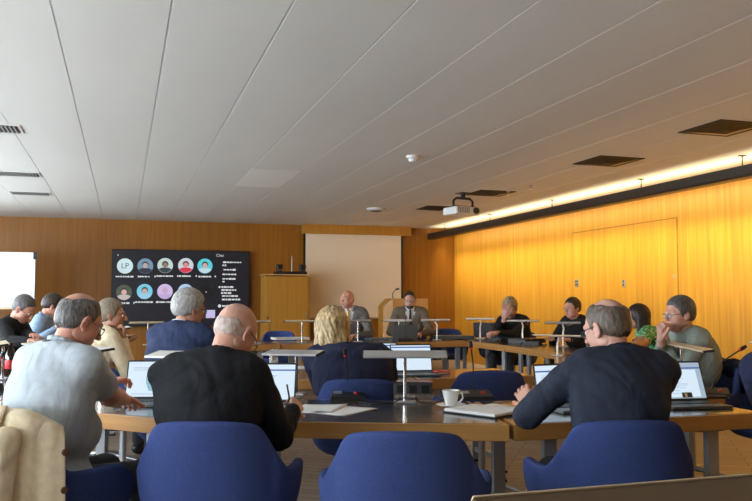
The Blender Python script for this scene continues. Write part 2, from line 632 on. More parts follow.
mb.box(((q0.x + q1.x) / 2, q0.y, (q0.z + q1.z) / 2), (q1.x - q0.x, .001, q0.z - q1.z), M['tv_lav']); mb.build('shared_picture', t)
mb = MB(); mb.box((tc_.x, YB - .03, tc_.z), (.6, .06, .5), M['black']); o = mb.build('wall_bracket', t); o.location = -tc_

# projection screen with wooden pelmet
a = atY(303.5, 226, YB - .2); b = atY(411, 236, YB - .2)
t = thing('projection_screen', 'cream projection screen pulled down behind the two men at the head table', 'projection screen', ((a.x + b.x) / 2, YB - .1, b.z))
mb = MB(); mb.box((0, -.01, (a.z - b.z) / 2 + .03), (b.x - a.x, .22, a.z - b.z + .06), M['wood_box'], bev=.004); mb.build('wooden_pelmet', t)
s0 = atY(305.5, 234, YB - .13); s1 = atY(401, 234, YB - .13)
cx = (s0.x + s1.x) / 2 - (a.x + b.x) / 2
mb = MB(); mb.box((cx, -.03, -.85), (s1.x - s0.x, .006, 1.75), M['screenfab']); mb.build('screen_fabric', t)
for sg in (-1, 1):
    mb = MB(); mb.box((cx + sg * ((s1.x - s0.x) / 2 + .02), -.03, -.85), (.045, .008, 1.75), M['blackgloss']); mb.build('black_border', t)
mb = MB(); mb.box((cx, -.035, -1.73), (s1.x - s0.x, .03, .03), M['alu']); mb.build('bottom_bar', t)
print('screen bottom z', b.z - 1.73)

# tall wooden cabinet
YCb = 15.2
a = atY(265, 274, YCb); b = atY(310, 274, YCb)
w_ = b.x - a.x
t = thing('wooden_cabinet', 'tall wooden cabinet between the video screen and the projection screen', 'cabinet', ((a.x + b.x) / 2, YCb + .25, 0))
mb = MB(); mb.box((0, 0, a.z / 2 - .02), (w_, .5, a.z - .04), M['wood_box'], bev=.004); mb.build('body', t)
mb = MB(); mb.box((0, -.003, a.z - .012), (w_ + .03, .53, .024), M['wood_light'], bev=.003); mb.build('top', t)
mb = MB(); mb.box((.03, -.258, a.z / 2), (w_ - .14, .016, a.z - .14), M['wood_box'], bev=.002); d_ = mb.build('door', t)
mb = MB(); mb.box((w_ / 2 - .08, -.272, 1.0), (.015, .02, .12), M['steel']); mb.build('handle', d_)
cabz = a.z
cabx = (a.x + b.x) / 2
# devices on top
t = thing('video_conference_unit', 'black video conferencing box on top of the wooden cabinet', 'conference unit', (cabx + .1, YCb + .25, cabz))
mb = MB(); mb.box((0, 0, .03), (.62, .28, .06), M['black'], bev=.006); mb.build('body', t)
for i, dx in enumerate((-.22, .24)):
    t = thing('camera_unit', 'small black camera on the conferencing box, ' + ('left one' if i == 0 else 'right one'), 'camera', (cabx + .1 + dx, YCb + .22, cabz + .06))
    mb = MB(); mb.lathe([(.055, 0), (.055, .02), (.03, .03), (.03, .05)], M['black']); mb.build('base', t)
    mb = MB(); mb.box((0, 0, .095), (.13, .1, .10), M['black'], bev=.02); h_ = mb.build('head', t)
    mb = MB(); mb.tube([(0, -.045, .095), (0, -.065, .095)], .032, M['blackgloss'], 16); mb.build('lens', h_)
t = thing('antenna', 'thin upright antenna between the two cameras on the cabinet', 'antenna', (cabx + .13, YCb + .25, cabz + .06))
mb = MB(); mb.tube([(0, 0, 0), (0, 0, .3)], [.012, .006], M['steel']); mb.build('mast', t)

# lectern
YL = 13.9
a = atY(393, 298.5, YL); b = atY(428, 298.5, YL)
lx = (a.x + b.x) / 2; lw = b.x - a.x; lz = a.z
t = thing('lectern', 'light wooden lectern standing behind the man with glasses', 'lectern', (lx, YL + .25, 0))
mb = MB()
mb.add([(-lw / 2, -.25, 0), (lw / 2, -.25, 0), (lw / 2, .25, 0), (-lw / 2, .25, 0), (-lw / 2, -.25, lz), (lw / 2, -.25, lz), (lw / 2, .25, lz - .08), (-lw / 2, .25, lz - .08)],
       [[0, 1, 2, 3], [4, 5, 6, 7], [0, 1, 5, 4], [1, 2, 6, 5], [2, 3, 7, 6], [3, 0, 4, 7]], M['wood_light']); mb.build('body', t)
mb = MB()
mb.add([(-lw / 2, -.26, 0), (-lw / 2, -.26, lz), (-lw / 2 - .14, -.1, lz - .14), (-lw / 2 - .14, -.1, 0), (-lw / 2, .2, 0), (-lw / 2, .2, lz), (-lw / 2 - .14, .2, lz - .14), (-lw / 2 - .14, .2, 0)],
       [[0, 1, 2, 3], [7, 6, 5, 4], [1, 5, 6, 2], [3, 2, 6, 7], [0, 4, 5, 1], [0, 3, 7, 4]], M['wood_box']); mb.build('side_wing', t)
mb = MB(); mb.tube([(-lw / 2 + .08, 0, lz - .06), (-lw / 2 + .06, -.05, lz + .1), (-lw / 2 + .10, -.12, lz + .17)], .008, M['black'])
mb.tube([(-lw / 2 + .10, -.12, lz + .17), (-lw / 2 + .15, -.16, lz + .18)], .018, M['black']); mb.build('microphone', t)

# whiteboard
YW = 14.4
a = atY(-60, 252, YW); b = atY(35, 308, YW)
b2 = atY(34.5, 252, YW)
t = thing('whiteboard', 'white flipchart board with a thin grey frame, cut off at the left edge', 'whiteboard', ((a.x + b2.x) / 2, YW, 0), 0)
w_ = b2.x - a.x
mb = MB(); mb.box((0, 0, (a.z + b.z) / 2), (w_, .02, a.z - b.z), M['wb']); mb.build('board', t)
mb = MB()
for sg in (-1, 1):
    mb.box((sg * w_ / 2, -.002, (a.z + b.z) / 2), (.035, .034, a.z - b.z), M['alu_lite'])
mb.box((0, -.002, a.z), (w_, .034, .03), M['alu_lite']); mb.box((0, -.01, b.z), (w_, .05, .035), M['tan'])
mb.build('frame', t)
mb = MB(); mb.box((w_ / 2 + .015, 0, a.z - .04), (.06, .045, .12), M['black']); mb.box((w_ / 2 + .022, 0, (a.z + b.z) / 2), (.02, .03, a.z - b.z), M['black']); mb.build('edge_cap', t)
for sg in (-1, 1):
    mb = MB(); mb.tube([(sg * .5, .02, b.z), (sg * .5, .02, .05)], .018, M['steel']); mb.tube([(sg * .5, -.3, .03), (sg * .5, .3, .03)], .02, M['steel']); mb.build('leg', t)

# door outline and switches on the right wall
p0 = atX(677, 218, XR); p1 = atX(572, 236, XR)
dz = p0.z
mb = MB(); mb.box((XR - .004, (p0.y + p1.y) / 2, dz / 2), (.012, p1.y - p0.y - .02, dz - .01), M['wall_right'], bev=.002); struct(mb.build('door_1'))
gm = mat('groove', (.30, .14, .01), .7)
mb = MB(); mb.box((XR - .001, (p0.y + p1.y) / 2, dz / 2 + .006), (.008, p1.y - p0.y + .012, dz + .012), gm); struct(mb.build('trim_3'))
for i, (u, v, lb) in enumerate(((577.5, 283, 'double socket plate on the right wall above the person in red glasses'), (624.5, 283, 'single switch plate on the right wall above the woman in green'), (675, 277, 'tiny round keyhole plate on the right wall door'))):
    p = atX(u, v, XR)
    t = thing('switch_plate', lb, 'switch', (XR - .012, p.y, p.z))
    mb = MB()
    s_ = (.10, .12) if i == 0 else ((.07, .10) if i == 1 else (.035, .035))
    mb.box((0, 0, 0), (.012, s_[0], s_[1]), M['steel'], bev=.003); mb.build('plate', t)
    if i < 2:
        mb = MB()
        for zz in (-.025, .025):
            for yy in ((-.02, .02) if i == 0 else (0,)):
                mb.box((-.007, yy, zz), (.004, .022, .028), M['black'])
        mb.build('socket', t)

# ------------------------------------------------------------------ desks
DZ = .73


def desk(p0, p1, depth, label, a0=0, a1=0):
    """p0->p1 is the edge on the sitters' side; the desk extends to the left of that direction"""
    p0 = Vector(p0[:2]); p1 = Vector(p1[:2])
    d = (p1 - p0); L = d.length; d.normalize()
    nrm = Vector((-d.y, d.x))
    c = (p0 + p1) / 2 + nrm * depth / 2
    ang = math.atan2(d.y, d.x)
    t = thing('conference_desk', label, 'desk', (c.x, c.y, 0), ang, 'conference desks')
    hx, hy = L / 2, depth / 2
    e = .018
    g = .002
    def poly(i):
        return [(-hx + g + i, -hy + i), (hx - g - i, -hy + i), (hx - g - i * 1.2 - a1, hy - i), (-hx + g + i * 1.2 + a0, hy - i)]
    mb = MB(); mb.prism(poly(e), DZ - .012, DZ, M['laminate'], bev=.001); mb.build('desktop', t)
    mb = MB(); mb.prism(poly(0), DZ - .077, DZ - .0015, M['wood_edge'], bev=.003); mb.build('edge_band', t)
    mb = MB()
    mb.box((0, 0, DZ - .085), (L - .30, depth - .2, .016), M['dgrey']); mb.build('underframe', t)
    for sx in (-1, 1):
        for sy in (-1, 1):
            mb = MB(); mb.box((sx * (hx - .24), sy * (hy - .12), (DZ - .05) / 2 + .005), (.07, .035, DZ - .055), M['leg_grey'], bev=.004)
            mb.box((sx * (hx - .24), sy * (hy - .12), .008), (.09, .06, .016), M['black']); mb.build('leg', t)
    for sx in (-1, 1):
        mb = MB(); mb.box((sx * (hx - .24), 0, .10), (.04, depth - .24, .04), M['leg_grey']); mb.build('crossbar', t)
    return t


desk((.27, 3.93), (1.70, 3.33), .85, 'nearest dark-topped desk with oak edge, holding the cup and papers', .16, .16)
desk((1.72, 3.33), (3.12, 3.29), .82, 'dark-topped oak-edged desk in front of the man in the navy suit at right', .15, 0)
desk((-.75, 4.92), (.25, 3.95), .80, 'oak-edged desk under the laptop of the man in the pale shirt', .2, .15)
desk((-1.22, 6.42), (-.77, 4.95), .72, 'desk at the left edge with a red-labelled bottle on it', 0, .19)
desk((.77, 5.85), (2.02, 5.43), .70, 'inner desk in front of the blonde woman, with her laptop', 0, .11)
desk((2.04, 5.43), (2.98, 5.41), .70, 'inner desk behind the empty navy chair right of the blonde woman', .11, 0)
desk((.12, 7.62), (.78, 6.25), .66, 'inner desk to the right of the grey-haired man in the navy jacket')
desk((-.52, 10.2), (-.56, 7.95), .60, 'far left desk in front of the men in black and blue')
# head table (sitters on the far side): direction reversed
desk((1.95, 10.95), (.45, 10.95), .72, 'far desk left of the head table, in front of the empty navy chair')
desk((3.45, 10.95), (1.97, 10.95), .72, 'head table desk in front of the man with the yellow tie')
desk((4.72, 10.95), (3.47, 10.95), .72, 'head table desk in front of the bearded man with glasses')
# right-hand side (sitters on the right): go from near to far
desk((5.20, 9.15), (5.18, 10.85), .60, 'right desk in front of the woman resting her head in her hand')
desk((5.10, 7.45), (5.20, 9.12), .60, 'right desk in front of the person with red glasses', .14, .02)
desk((4.10, 5.85), (4.98, 7.38), .60, 'right desk beside the woman in green', 0, .14)
desk((3.62, 4.15), (3.88, 5.74), .56, 'right desk in front of the man in the sage sweater')
desk((1.0, .85), (2.3, .82), .70, 'closest desk below the camera carrying the bronze lamp')

# ------------------------------------------------------------------ lamps
def lamp(px, z, rz, label, m='alu', w=.45, post=None, tilt=12, deep=.11, off=0.0, bent=False, endm='black', tk=.012):
    """px: (x,y) of post base; bar centre above, light bar reaches towards local -Y"""
    t = thing('desk_lamp', label, 'desk lamp', (px[0], px[1], DZ + .0005), rz, 'desk lamps')
    h = z - DZ
    mb = MB(); mb.box((0, 0, .006), (.12, .07, .012), M['alu'], bev=.004); mb.build('base', t)
    mb = MB()
    if bent:
        mb.tube([(0, 0, .01), (0, 0, h * .62), (-.01, -.01, h * .75), (off * .8, -.05, h - .02)], .011, M['alu_lite'])
    else:
        mb.tube([(0, 0, .01), (0, 0, h - .005)], .010, M['chrome'])
    mb.build('post', t)
    rt = Euler((R(tilt), 0, 0)).to_matrix()
    cc = Vector((off, -deep * .35, h))
    mb = MB()
    mb.box(cc, (w, deep, tk), M[m], rot=rt, bev=.003)
    bar = mb.build('light_bar', t)
    mb = MB()
    for sg in (-1, 1):
        mb = MB(); mb.box(cc + Vector((sg * (w / 2 + .003), 0, -.001)), (.007, deep * .9, .015), M[endm], rot=rt); mb.build('end_cap', bar)
    mb = MB(); mb.box(cc + rt @ Vector((0, 0, -.007)), (w - .04, deep * .6, .004), M['white'], rot=rt); mb.build('diffuser', bar)
    return t


def P2(u, v, z=DZ):
    p = at(u, v, z)
    return (p.x, p.y)


lamp(P2(405, 403), 1.00, R(-18), 'grey desk lamp standing in the middle of the nearest desk', w=.46, tilt=16, deep=.10)
lamp(P2(296, 395), .985, R(-32), 'grey desk lamp right of the bald man in black', w=.34, tilt=6, deep=.16)
lamp(P2(176, 398), .985, R(-35), 'pale desk lamp left of the bald man, above the laptop screen', w=.26, tilt=8, deep=.16, m='alu_lite')
lamp(P2(101, 389), .985, R(-60), 'pale desk lamp just right of the head of the man in the pale shirt', w=.26, tilt=6, deep=.14, m='alu_lite')
lamp(P2(47, 378), .98, R(-70), 'tan desk lamp behind the shoulder of the man in the pale shirt', w=.4, tilt=5, deep=.16, m='tan')
lamp(P2(2, 380), .98, R(-80), 'cream desk lamp at the left edge above the bottle', w=.5, tilt=8, deep=.22, m='tan')
lamp((.05, 8.35), 1.02, R(-85), 'pale desk lamp in front of the man in black, far left', w=.4, m='alu_lite', bent=True)
lamp((-.1, 9.5), 1.02, R(-85), 'pale desk lamp in front of the man in the blue shirt, far left', w=.4, m='alu_lite', bent=True)
lamp((.7, 6.85), 1.0, R(-60), 'tan desk lamp with bent post beside the man holding his chin', w=.46, m='tan', bent=True, deep=.10)
# far row, user beyond: bars reach +Y
for (u, du, lb, mm, tl) in ((148, 0, 'tan desk lamp at the left end of the far row, below the video screen', 'tan', 4),
                            (256, .02, 'slim desk lamp in the far row left of the navy chair', 'alu', 8),
                            (302, 0, 'tan slim desk lamp in the far row just left of the blonde hair', 'tan', 10),
                            (358, 0, 'slim grey desk lamp in front of the man with the yellow tie', 'alu', 10),
                            (399, 0, 'slim white desk lamp in front of the bearded man with glasses', 'alu_lite', 10),
                            (437, 0, 'slim white desk lamp right of the bearded man with glasses', 'alu_lite', 10)):
    p = atY(u, 340, 10.5)
    lamp((p.x, 10.5), 1.015, PI + R(random.uniform(-6, 6)), lb, mm, w=.42, tilt=tl, deep=.08, tk=.022, bent=(u in (256, 437)), off=.02)
for (u, v, rz, lb, mm) in ((474, 339, 112, 'slim white desk lamp standing before the dark laptop at the far right corner', 'alu_lite'),
                           (516, 343, 120, 'slim white desk lamp in front of the woman resting her head in her hand', 'alu_lite'),
                           (556, 347, 112, 'slim grey desk lamp in front of the person with red glasses', 'alu')):
    p = at(u, v, DZ)
    lamp((p.x + .1, p.y), 1.02, R(rz + 40), lb, mm, w=.42, tilt=8, deep=.07, bent=True, tk=.022)
lamp((4.25, 7.25), .93, R(135), 'wide low tan binder built as a desk lamp behind the navy suit', 'tan', w=.5, tilt=4, deep=.3, bent=True)  # a tan binder, drawn with the lamp shape
lamp(P2(682, 385), .99, R(66), 'long tan-topped desk lamp in front of the man in the sage sweater', 'tan', w=1.15, tilt=-8, deep=.075, off=.05)
lamp(P2(770, 385), 1.0, R(80), 'white desk lamp head cut off by the right edge of the picture', 'alu_lite', w=.36, tilt=5, deep=.16)
# bronze lamp close to the camera
a = at(480, 513, .99); b = at(752, 489, .99)
lm_c = (a + b) / 2
ang = math.atan2((b - a).y, (b - a).x)
lamp((lm_c.x + .12, lm_c.y - .02), .985, ang, 'bronze desk lamp bar crossing the bottom right corner close to the camera', 'alu_bronze', w=.95, tilt=40, deep=.085, off=.09, endm='alu_bronze')
_b = [o for o in bpy.data.objects if o.get('label', '').startswith('bronze desk lamp bar')][0]
mb = MB(); mb.box(Vector((.09, -.085 * .35, .255)) + Euler((R(40), 0, 0)).to_matrix() @ Vector((0, .044, .002)), (.95, .0025, .013), M['tan'], rot=Euler((R(40), 0, 0)).to_matrix()); mb.build('edge_glint', _b)  # bright strip added to imitate light caught on the bar's edge

# ------------------------------------------------------------------ chairs
def chair_shell(m, name='shell', parent=None, off=0.0, th0=-118, th1=118):
    NT, NZ = 44, 9
    H0, HA = .845, .655

    def plan(th, s):
        a_, b_ = .292 * s, .285 * s
        x = a_ * math.copysign(abs(math.sin(th)) ** .80, math.sin(th))
        y = -b_ * math.copysign(abs(math.cos(th)) ** .80, math.cos(th))
        return x, y
    vs = []; fs = []
    for i in range(NT + 1):
        th = R(th0 + (th1 - th0) * i / NT)
        at_ = abs(math.degrees(th))
        k_ = min(1, max(0, (at_ - 33) / 34)); k_ = k_ * k_ * (3 - 2 * k_)
        k2 = min(1, max(0, (at_ - 96) / 22)); k2 = k2 * k2
        top = H0 - (H0 - HA) * k_ - .10 * k2 - .018 * min(1, (at_ / 33)) ** 2
        for j in range(NZ + 1):
            q = j / NZ
            if j == 0:
                s, z = .60, .375
            elif j == 1:
                s, z = .86, .40
            else:
                q2 = (j - 1) / (NZ - 1)
                z = .42 + (top - .42) * q2
                s = .95 + .12 * math.sin(q2 * PI * .5) - (.05 * q2 if at_ < 50 else 0)
            x, y = plan(th, s)
            if at_ < 60:
                y -= .05 * max(0, (z - .45)) * (1 - at_ / 60) * 2
            vs.append((x, y, z))
    for i in range(NT):
        for j in range(NZ):
            a = i * (NZ + 1) + j
            fs.append([a, a + NZ + 1, a + NZ + 2, a + 1])
    mb = MB(); mb.add(vs, fs, m, True)
    o = mb.build(name, parent, sharp=False)
    md = o.modifiers.new('so', 'SOLIDIFY'); md.thickness = .042; md.offset = -1 if False else 0
    md = o.modifiers.new('su', 'SUBSURF'); md.levels = 1; md.render_levels = 2
    return o


def make_chair(key):
    t = thing('conference_chair', '', 'chair', (0, 0, 0), 0)
    chair_shell(M[key], 'shell', t)
    mb = MB()
    n = 32
    prof = [(.05, .385), (.22, .39), (.245, .41), (.25, .435), (.235, .458), (.12, .468), (.02, .468)]
    vs = []; fs = []
    for (r, z) in prof:
        for k in range(n):
            th = 2 * PI * k / n
            sx = math.copysign(abs(math.cos(th)) ** .7, math.cos(th)); sy = math.copysign(abs(math.sin(th)) ** .7, math.sin(th))
            vs.append((r * sx, r * sy + .02, z))
    for i in range(len(prof) - 1):
        for k in range(n):
            fs.append([i * n + k, i * n + (k + 1) % n, (i + 1) * n + (k + 1) % n, (i + 1) * n + k])
    fs.append(list(range(n))[::-1]); fs.append([(len(prof) - 1) * n + k for k in range(n)])
    mb.add(vs, fs, M[key], True); mb.build('seat', t, sharp=False)
    mb = MB(); mb.tube([(0, 0, .06), (0, 0, .38)], .025, M['steel'], 14); mb.build('column', t)
    for k in range(4):
        an = PI / 4 + k * PI / 2
        mb = MB()
        mb.tube([(0, 0, .075), (.16 * math.cos(an), .16 * math.sin(an), .06), (.31 * math.cos(an), .31 * math.sin(an), .03)], [.02, .016, .012], M['steel'])
        mb.lathe([(.02, 0), (.022, .012), (.012, .025)], M['black'], 12, (.30 * math.cos(an), .30 * math.sin(an), 0))
        mb.build('leg', t)
    return t


protoB = make_chair('blue')
usedp = {'blue': False}


def chair(x, y, rz, label, key='blue', group='conference chairs', sc=None):
    key = 'blue'; pr = protoB
    if not usedp[key]:
        usedp[key] = True; c = pr
    else:
        c = copy_tree(pr)
    c.location = (x, y, 0); c.rotation_euler = (0, 0, rz)
    c['label'] = label; c['group'] = group
    return c

#@@PEOPLE@@
# ------------------------------------------------------------------ implicit-surface modelling
def nrm(v):
    v = np.array(v, float); return v / (np.linalg.norm(v) + 1e-9)


def rotm(rx=0, ry=0, rz=0):
    return np.array(Euler((R(rx), R(ry), R(rz))).to_matrix())


class SDF:
    def __init__(s):
        s.p = []

    def cap(s, a, b, ra, rb=None, k=.02):
        s.p.append(('cap', np.array(a, float), np.array(b, float), ra, ra if rb is None else rb, k, 1)); return s

    def ell(s, c, r, rot=None, k=.02, sub=False):
        s.p.append(('ell', np.array(c, float), np.eye(3) if rot is None else rot, np.array(r, float), None, k, -1 if sub else 1)); return s

    def sub_cap(s, a, b, ra, rb, k=.01):
        s.p.append(('cap', np.array(a, float), np.array(b, float), ra, rb, k, -1)); return s

    def bounds(s, pad):
        lo = np.full(3, 1e9); hi = -lo
        for q in s.p:
            if q[6] < 0: continue
            if q[0] == 'cap':
                for c, r in ((q[1], q[3]), (q[2], q[4])):
                    lo = np.minimum(lo, c - r); hi = np.maximum(hi, c + r)
            else:
                e = np.sqrt(((q[2] * q[3]) ** 2).sum(axis=1))
                lo = np.minimum(lo, q[1] - e); hi = np.maximum(hi, q[1] + e)
        return lo - pad, hi + pad

    def ev(s, X, lo, res):
        n = X[0].shape
        D = np.full(n, 1.0, dtype=np.float32)
        for q in s.p:
            k = q[5]
            if q[0] == 'cap':
                l = np.minimum(q[1] - q[3], q[2] - q[4]); h = np.maximum(q[1] + q[3], q[2] + q[4])
            else:
                e = np.sqrt(((q[2] * q[3]) ** 2).sum(axis=1)); l = q[1] - e; h = q[1] + e
            m = k + res * 4
            i0 = np.maximum(0, np.floor((l - m - lo) / res).astype(int)); i1 = np.minimum(n, np.ceil((h + m - lo) / res).astype(int) + 1)
            if (i1 <= i0).any(): continue
            sl = tuple(slice(a, b) for a, b in zip(i0, i1))
            x = np.stack([A[sl] for A in X], -1)
            if q[0] == 'cap':
                ba = q[2] - q[1]; pa = x - q[1]
                t = np.clip((pa @ ba) / (ba @ ba + 1e-9), 0, 1)
                d = np.linalg.norm(pa - t[..., None] * ba, axis=-1) - (q[3] + (q[4] - q[3]) * t)
            else:
                p = (x - q[1]) @ q[2]
                k0 = np.linalg.norm(p / q[3], axis=-1); k1 = np.linalg.norm(p / q[3] ** 2, axis=-1) + 1e-6
                d = k0 * (k0 - 1) / k1
            o = D[sl]
            if q[6] > 0:
                hh = np.clip(.5 + .5 * (o - d) / k, 0, 1)
                D[sl] = o + (d - o) * hh - k * hh * (1 - hh)
            else:
                hh = np.clip(.5 - .5 * (o + d) / k, 0, 1)
                D[sl] = o + (-d - o) * hh + k * hh * (1 - hh)
        return D

    def mesh(s, res, mod=None, pad=None):
        lo, hi = s.bounds(pad or res * 3)
        n = np.ceil((hi - lo) / res).astype(int) + 1
        ax = [lo[i] + np.arange(n[i]) * res for i in range(3)]
        X = np.meshgrid(*ax, indexing='ij')
        D = s.ev(X, lo, res)
        if mod:
            D = mod(D, X)
        return nets(D, lo, res)


def nets(D, lo, res):
    S = D < 0
    n = np.array(D.shape)
    c = np.zeros(n - 1, int)
    for dx in (0, 1):
        for dy in (0, 1):
            for dz in (0, 1):
                c += S[dx:n[0] - 1 + dx, dy:n[1] - 1 + dy, dz:n[2] - 1 + dz]
    act = (c > 0) & (c < 8)
    idx = np.argwhere(act)
    if len(idx) == 0:
        return np.zeros((0, 3)), []
    ids = np.full(act.shape, -1); ids[act] = np.arange(len(idx))
    acc = np.zeros((len(idx), 3)); cnt = np.zeros(len(idx))
    cor = [(a, b, c_) for a in (0, 1) for b in (0, 1) for c_ in (0, 1)]
    for p in cor:
        for a in range(3):
            if p[a] == 1: continue
            q = list(p); q[a] = 1
            d0 = D[idx[:, 0] + p[0], idx[:, 1] + p[1], idx[:, 2] + p[2]]
            d1 = D[idx[:, 0] + q[0], idx[:, 1] + q[1], idx[:, 2] + q[2]]
            m = (d0 < 0) != (d1 < 0)
            t = np.where(m, d0 / (d0 - d1 + 1e-12), 0)
            pt = np.array(p, float)[None, :].repeat(len(idx), 0); pt[:, a] += t
            acc[m] += pt[m]; cnt[m] += 1
    V = lo + (idx + acc / cnt[:, None]) * res
    Fs = []
    for a in range(3):
        b, c_ = (a + 1) % 3, (a + 2) % 3
        sl0 = [slice(None)] * 3; sl1 = [slice(None)] * 3
        sl0[a] = slice(0, -1); sl1[a] = slice(1, None)
        ch = S[tuple(sl0)] != S[tuple(sl1)]
        e = np.argwhere(ch)
        e = e[(e[:, b] > 0) & (e[:, c_] > 0) & (e[:, b] < n[b] - 1) & (e[:, c_] < n[c_] - 1)]
        if len(e) == 0: continue
        def g(db, dc):
            q = e.copy(); q[:, b] -= db; q[:, c_] -= dc
            return ids[q[:, 0], q[:, 1], q[:, 2]]
        f = np.stack([g(0, 0), g(1, 0), g(1, 1), g(0, 1)], 1)
        ins = S[e[:, 0], e[:, 1], e[:, 2]]
        f[~ins] = f[~ins][:, ::-1]
        Fs.append(f)
    Fc = np.concatenate(Fs)
    Fc = Fc[(Fc >= 0).all(1)]
    return V, Fc


def folds(amp, seed, fr=14.0):
    rg = np.random.RandomState(seed)
    dirs = rg.normal(size=(6, 3)); dirs /= np.linalg.norm(dirs, axis=1)[:, None]
    ph = rg.uniform(0, 6.28, 6); fs_ = fr * rg.uniform(.6, 2.2, 6)

    def mod(D, X):
        w = np.zeros_like(D)
        a = .04 * np.sin(9 * X[0] + 11 * X[2] + seed) + .03 * np.sin(13 * X[1] - 7 * X[2])
        for d, p, f in zip(dirs, ph, fs_):
            w += (1 - np.abs(np.sin(f * (d[0] * X[0] + d[1] * X[1] + d[2] * X[2] + a) + p))) ** 2
        return D + amp * (w / 3 - .5)
    return mod


def build_np(parts, name, material, parent):
    vs = []; fs = []; o = 0
    for V, Fc in parts:
        if len(V) == 0: continue
        vs.append(V); fs.append(np.asarray(Fc) + o); o += len(V)
    V = np.concatenate(vs); Fc = np.concatenate(fs)
    me = bpy.data.meshes.new(name)
    me.from_pydata(V.tolist(), [], Fc.tolist())
    me.materials.append(material)
    me.polygons.foreach_set('use_smooth', [True] * len(me.polygons))
    ob = bpy.data.objects.new(name, me); COL.objects.link(ob); ob.parent = parent
    return ob


def skin_mat(name, col):
    m, nt, b = new_mat(name)
    tc = nt.nodes.new('ShaderNodeTexCoord')
    n = nt.nodes.new('ShaderNodeTexNoise'); n.inputs['Scale'].default_value = 22; n.inputs['Detail'].default_value = 4
    nt.links.new(tc.outputs['Object'], n.inputs['Vector'])
    r = nt.nodes.new('ShaderNodeValToRGB')
    r.color_ramp.elements[0].position = .3; r.color_ramp.elements[1].position = .7
    r.color_ramp.elements[0].color = (col[0] * .88, col[1] * .74, col[2] * .70, 1)
    r.color_ramp.elements[1].color = (*col, 1)
    nt.links.new(n.outputs['Fac'], r.inputs['Fac']); nt.links.new(r.outputs[0], b.inputs['Base Color'])
    b.inputs['Roughness'].default_value = .48
    b.inputs['Subsurface Weight'].default_value = .12
    b.inputs['Subsurface Radius'].default_value = (.02, .008, .004)
    b.inputs['Subsurface Scale'].default_value = .3
    return m


def hair_mat(name, c1, c2, sc=(60, 60, 14)):
    m, nt, b = new_mat(name)
    tc = nt.nodes.new('ShaderNodeTexCoord')
    mp = nt.nodes.new('ShaderNodeMapping'); mp.inputs['Scale'].default_value = sc
    nt.links.new(tc.outputs['Object'], mp.inputs['Vector'])
    n = nt.nodes.new('ShaderNodeTexNoise'); n.inputs['Scale'].default_value = 1.6; n.inputs['Detail'].default_value = 6; n.inputs['Distortion'].default_value = .6
    nt.links.new(mp.outputs[0], n.inputs['Vector'])
    r = nt.nodes.new('ShaderNodeValToRGB')
    r.color_ramp.elements[0].position = .35; r.color_ramp.elements[1].position = .65
    r.color_ramp.elements[0].color = (*c1, 1); r.color_ramp.elements[1].color = (*c2, 1)
    nt.links.new(n.outputs['Fac'], r.inputs['Fac']); nt.links.new(r.outputs[0], b.inputs['Base Color'])
    b.inputs['Roughness'].default_value = .5
    bp = nt.nodes.new('ShaderNodeBump'); bp.inputs['Strength'].default_value = .7; bp.inputs['Distance'].default_value = .006
    nt.links.new(n.outputs['Fac'], bp.inputs['Height']); nt.links.new(bp.outputs[0], b.inputs['Normal'])
    return m


def cloth_mat(name, col, var=.10, weave=500, rough=.85, sheen=.15):
    m = mat(name, col, rough, 0, var, 30, .25, weave, spec=.2)
    nt = m.node_tree; b = nt.nodes['Principled BSDF']
    fine = b.inputs['Normal'].links[0].from_node
    tc = nt.nodes.new('ShaderNodeTexCoord')
    mp = nt.nodes.new('ShaderNodeMapping'); mp.inputs['Scale'].default_value = (1.0, 1.0, .55); mp.inputs['Rotation'].default_value = (.3, .5, 0)
    nt.links.new(tc.outputs['Object'], mp.inputs['Vector'])
    n = nt.nodes.new('ShaderNodeTexNoise'); n.inputs['Scale'].default_value = 7; n.inputs['Detail'].default_value = 2.5; n.inputs['Distortion'].default_value = 1.2
    nt.links.new(mp.outputs[0], n.inputs['Vector'])
    bp = nt.nodes.new('ShaderNodeBump'); bp.inputs['Strength'].default_value = .36; bp.inputs['Distance'].default_value = .05
    nt.links.new(n.outputs['Fac'], bp.inputs['Height']); nt.links.new(fine.outputs[0], bp.inputs['Normal'])
    nt.links.new(bp.outputs[0], b.inputs['Normal'])
    return m


def check_mat(name, c1, c2, sc=60):
    m, nt, b = new_mat(name)
    tc = nt.nodes.new('ShaderNodeTexCoord')
    n = nt.nodes.new('ShaderNodeTexVoronoi'); n.inputs['Scale'].default_value = sc
    nt.links.new(tc.outputs['Object'], n.inputs['Vector'])
    r = nt.nodes.new('ShaderNodeValToRGB'); r.color_ramp.interpolation = 'CONSTANT'
    r.color_ramp.elements[0].color = (*c1, 1); r.color_ramp.elements[1].color = (*c2, 1); r.color_ramp.elements[1].position = .60
    nt.links.new(n.outputs['Distance'], r.inputs['Fac']); nt.links.new(r.outputs[0], b.inputs['Base Color'])
    b.inputs['Roughness'].default_value = .9
    return m


SK_A = skin_mat('skin_ruddy', (.60, .31, .22))
SK_B = skin_mat('skin_fair', (.62, .36, .27))
SK_C = skin_mat('skin_tan', (.50, .27, .17))
LIPS = skin_mat('lip', (.40, .14, .12))
EYEW = mat('eye_white', (.75, .73, .70), .2)
EYED = mat('eye_dark', (.03, .02, .015), .15)


def gz(y, pts):
    return np.interp(y, [p[0] for p in pts], [p[1] for p in pts])


LINE_SHORT = [(-.13, -.062), (-.06, -.064), (-.025, -.046), (-.012, -.012), (.008, -.008), (.014, -.040), (.026, -.035), (.034, .034), (.052, .060), (.072, .082), (.09, .092), (.12, .10)]


